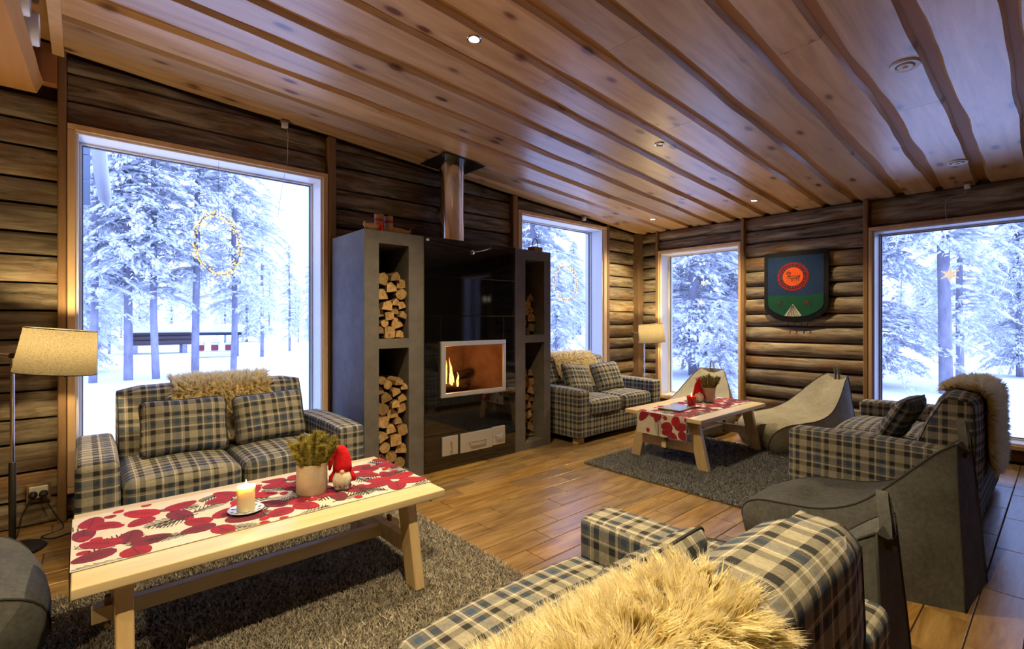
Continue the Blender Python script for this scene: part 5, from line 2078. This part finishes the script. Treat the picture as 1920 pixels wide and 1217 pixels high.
def pine_meshes(seed, H, base, spread, nb, trunk_r, lean=0.0, per=9, needle=1.0, bs=1.0):
    rg = random.Random(seed)
    npts = 12
    tp, tr = [], []
    for i in range(npts + 1):
        s = i / npts
        tp.append((lean * s * H * 0.05 + 0.05 * nz(s * 3, seed), 0.05 * nz(s * 3, seed + 4), H * s))
        tr.append(trunk_r * (1 - s) ** 0.7 + 0.012)
    trunk = tube(tp, tr, 8)

    def trunk_at(h):
        f = min(0.999, h / H) * npts
        i = int(f)
        a, b = tp[i], tp[i + 1]
        return Vector(a).lerp(Vector(b), f - i)
    cs, ds, sz, tw = [], [], [], []
    nP, nN = [], []
    for b in range(nb):
        u = (b + rg.random()) / nb
        h = base + (H - base) * u
        c = trunk_at(h)
        az = rg.uniform(0, 2 * math.pi)
        Lb = spread * ((1 - u) ** 0.65) * rg.uniform(0.55, 1.1) + 0.18
        if u < 0.12:
            Lb *= 0.6
        d = Vector((math.cos(az), math.sin(az), 0))
        rise, droop = rg.uniform(-0.05, 0.35), rg.uniform(0.35, 0.75)
        pth = []
        for k in range(5):
            s = k / 4
            pth.append(c + d * (Lb * s) + Vector((0, 0, Lb * (rise * s - droop * s * s))))
        tw.append(tube(pth, [0.022, 0.018, 0.013, 0.009, 0.004], 3))
        for k in range(per):
            s = rg.uniform(0.15, 1.02)
            i = min(3, int(s * 4))
            p = pth[i].lerp(pth[i + 1], min(1.2, s * 4 - i))
            dr = (pth[i + 1] - pth[i]).normalized()
            side = rg.uniform(-1, 1) * 0.36 * Lb * (1.1 - s)
            perp = Vector((-d.y, d.x, 0))
            dd = (dr + perp * side * 0.9).normalized()
            p = p + perp * side + Vector((0, 0, -abs(side) * 0.25))
            q = rg.uniform(0.6, 1.35) * bs
            cs.append(p + Vector((0, 0, 0.03)))
            ds.append(dd)
            sz.append((0.12 * q, 0.05 * q, 0.036 * q))
            for _ in range(int(3 * needle)):
                nP.append(p + dd * rg.uniform(-0.16, 0.2) + perp * rg.uniform(-0.08, 0.08))
                nN.append(Vector((dd.x + rg.uniform(-.8, .8), dd.y + rg.uniform(-.8, .8), rg.uniform(-1.0, 0.2))))
    V, F = blobs(cs, ds, sz, seed)
    snow = fast_mesh('snow_load', V, np.zeros((0, 4)), F, M['snow'])
    # snow clinging to the trunk
    nP, nN = np.array(nP), np.array(nN)
    nN /= np.linalg.norm(nN, axis=1, keepdims=True) + 1e-9
    r2 = np.random.default_rng(seed)
    k = len(nP)
    a = np.cross(nN, r2.normal(0, 1, (k, 3)))
    a /= np.linalg.norm(a, axis=1, keepdims=True) + 1e-9
    NV = np.stack([nP - a * 0.022, nP + a * 0.022, nP + nN * r2.uniform(0.08, 0.2, (k, 1))], 1).reshape(-1, 3)
    NF = np.arange(k * 3).reshape(-1, 3)
    tv, tf = join(*tw)
    nv = len(tv)
    allV = np.concatenate([np.array(tv), NV])
    q4 = np.array([f for f in tf if len(f) == 4])
    q3 = np.concatenate([np.array([f for f in tf if len(f) == 3]).reshape(-1, 3), NF + nv]) if True else NF
    br = fast_mesh('branches', allV, q4, q3, M['twig'], None, False)
    tk = mkmesh('trunk', trunk, M['treebark'], True)
    return tk, br, snow


KINDS = {
    'tall': pine_meshes(1, 11.0, 2.2, 1.7, 130, 0.09, 0.3, 24, 1.0, 0.85),
    'tall2': pine_meshes(2, 12.0, 3.0, 1.9, 130, 0.10, -0.4, 24, 1.0, 0.85),
    'full': pine_meshes(3, 7.5, 0.5, 1.9, 170, 0.11, 0.2, 34, 1.0, 0.68),
    'slim': pine_meshes(4, 8.0, 1.0, 0.95, 90, 0.08, 0.1, 14),
    'small': pine_meshes(5, 4.2, 0.2, 1.15, 90, 0.05, 0.0, 22, 1.0, 0.7),
}


def tree(kind, label, x, y, s=1.0, rz=0.0, group=None, fat=1.0):
    tk, br, sn = KINDS[kind]
    t = thing('snowy_pine', label, 'tree', (x, y, ground_z(x, y) - 0.05), rz, group)
    t.scale = (s * fat, s * fat, s)
    for nm, me in (('trunk', tk), ('branches', br), ('snow_load', sn)):
        o = bpy.data.objects.new(nm, me)
        link(o, t)
        if nm != 'trunk':
            o['kind'] = 'stuff'
    return t


# the trees one can tell apart, left to right
tree('tall', 'snowy pine with dark trunk at the left edge of the large window', 0.20, 17.0, 0.95, 0.5)
tree('tall2', 'snowy pine with the thickest dark trunk in the large left window', 0.95, 17.2, 1.0, 1.3)
tree('tall', 'snowy pine, third dark trunk from left in the large window', 1.57, 17.1, 1.0, 2.6)
tree('tall2', 'slender snowy pine whose trunk shows left of the fairy light wreath', 2.52, 17.2, 0.95, 3.9)
tree('tall', 'snowy pine whose trunk shows right of the fairy light wreath', 3.55, 17.3, 0.95, 5.0)
tree('full', 'short bushy snowy pine behind the leftmost trunks of the large window', -0.6, 20.5, 1.1, 0.3)
tree('slim', 'slim snowy pine right of the wreath tree in the large window', 6.2, 24.5, 0.95, 0.9)
tree('slim', 'small slim snowy pine standing alone under the open sky patch', 8.35, 27.6, 0.72, 2.2)
tree('slim', 'small snowy pine at the right edge of the large window', 9.7, 28.5, 0.6, 4.0)
tree('full', 'bushy snow-laden pine filling the window right of the fireplace', 9.2, 9.6, 0.95, 1.1)
tree('tall', 'tall snowy pine at the top left of the window right of the fireplace', 10.2, 13.0, 0.9, 3.3)
tree('small', 'low snowy pine at the bottom of the window right of the fireplace', 8.0, 7.6, 0.55, 1.9)
tree('full', 'dense snow-laden pine filling the narrow window', 13.4, 7.2, 1.15, 2.4, None, 1.2)
tree('full', 'second dense snowy pine behind the one in the narrow window', 16.5, 7.0, 1.3, 4.4, None, 1.1)
tree('small', 'low frosted shrub-like pine at the foot of the narrow window', 10.2, 4.9, 0.5, 0.4)
tree('tall2', 'near pine with a thick pale trunk in the right-hand window', 14.2, 1.76, 1.05, 5.6, None, 1.05)
tree('full', 'snowy pine left of the thick trunk in the right-hand window', 14.6, 3.1, 1.0, 3.0)
tree('slim', 'slim snowy pine just right of the thick trunk in the right-hand window', 18.0, 1.95, 1.0, 1.0)
tree('full', 'bushy snowy pine at the right edge of the right-hand window', 20.0, 0.9, 0.72, 2.0)
rg = random.Random(77)
n_far = 0
for i in range(400):
    ang = R(rg.uniform(-6, 92))
    d = rg.uniform(27, 58)
    x, y = d * math.cos(ang), d * math.sin(ang)
    if 66 < math.degrees(ang) < 88 and d < 36:
        continue
    tree(rg.choice(('full', 'slim', 'slim', 'tall')), 'small hazy snowy pine in the distant forest outside', x, y, rg.uniform(0.55, 0.8) * (0.8 if 66 < math.degrees(ang) < 76 else 1.0), rg.uniform(0, 6.28), 'pines of the distant forest')
    n_far += 1
    if n_far >= 95:
        break

# small things in the snow
lpz = ground_z(3.2, 30)
wp = thing('log_pile', 'snow-covered log pile between the trunks outside the large window', 'log pile', (2.9, 30.0, lpz))
for i in range(9):
    r_ = i // 4
    part('pile_log', tube([(-1.3, -0.3 + (i % 4) * 0.26 + 0.1 * r_, 0.55 + r_ * 0.22), (1.4, -0.3 + (i % 4) * 0.26 + 0.1 * r_, 0.55 + r_ * 0.22)], 0.12, 8), plain('pile_log_%d' % i, (0.10, 0.07, 0.07), 0.9), wp)
part('bearer', box(-1.1, -0.9, -0.4, 0.7, 0.0, 0.45), M['treebark'], wp)
part('bearer', box(0.9, 1.1, -0.4, 0.7, 0.0, 0.45), M['treebark'], wp)
part('snow_cap', rbox((-1.4, 1.5), (-0.55, 0.85), (1.05, 1.45), 0.18, 3, 4), M['snow'], wp, smooth=True)
sz_ = ground_z(4.6, 25.5)
sh = thing('red_cart', 'small dark-roofed red cart shelter loaded with snow outside the large window', 'cart', (4.62, 25.8, sz_), R(-14))
redm = plain('cart_red', (0.30, 0.05, 0.06), 0.8)
for x in (-0.75, -0.2, 0.35):
    part('box_panel', bbox(x, x + 0.27, -0.3, 0.1, 0.30, 0.56, 0.02, 1), redm, sh)
    part('box_snow', rbox((x - 0.03, x + 0.3), (-0.33, 0.13), (0.561, 0.66), 0.04, 2, 1), M['snow'], sh, smooth=True)
for x in (-0.85, 0.85):
    part('post', box(x - 0.04, x + 0.04, -0.04, 0.04, 0.0, 1.0), M['treebark'], sh)
part('roof', box(-1.0, 1.0, -0.4, 0.4, 1.0, 1.1), plain('dark_roof', (0.04, 0.04, 0.06), 0.8), sh)
part('roof_snow', rbox((-1.05, 1.05), (-0.45, 0.45), (1.101, 1.5), 0.16, 3, 4), M['snow'], sh, smooth=True)
part('snow_drift', rbox((-0.85, 0.8), (-0.42, 0.2), (0.0, 0.27), 0.1, 3, 3), M['snow'], sh, smooth=True)
po = part('wooden_post', bevel(box(-0.07, 0.07, -0.07, 0.07, -0.1, 1.35), 0.01, 1), M['treebark'], None, loc=(7.0, 27.6, ground_z(7.0, 27.6)))
tag(po, 'dark wooden post standing in the snow outside the large window', 'post')
ev = thing('roof_eave', 'pale boarded roof eave with hanging snow outside the top left of the window', 'eave', (-0.75, 5.6, 2.2))
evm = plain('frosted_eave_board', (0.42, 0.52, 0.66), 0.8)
for i in range(5):
    z0 = 0.0 + i * 0.22
    part('eave_board', ([(-0.9, 0, z0 - 0.16), (0.8, 0, z0 + 0.05), (0.8, 0, z0 + 0.26), (-0.9, 0, z0 + 0.05), (-0.9, 0.04, z0 - 0.16), (0.8, 0.04, z0 + 0.05), (0.8, 0.04, z0 + 0.26), (-0.9, 0.04, z0 + 0.05)], box(0, 1, 0, 1, 0, 1)[1]), evm, ev)
V, F = tube([(0.83, 0.0, 1.3), (0.84, 0, 0.8), (0.87, 0, 0.35), (0.90, 0, 0.12), (0.92, 0, 0.05)], [0.06, 0.055, 0.05, 0.045, 0.01], 9)
part('hanging_snow', ([(v[0] + 0.012 * nz(v[0] * 9, v[1] * 9, v[2] * 6), v[1], v[2]) for v in V], F), M['snow'], ev, smooth=True)
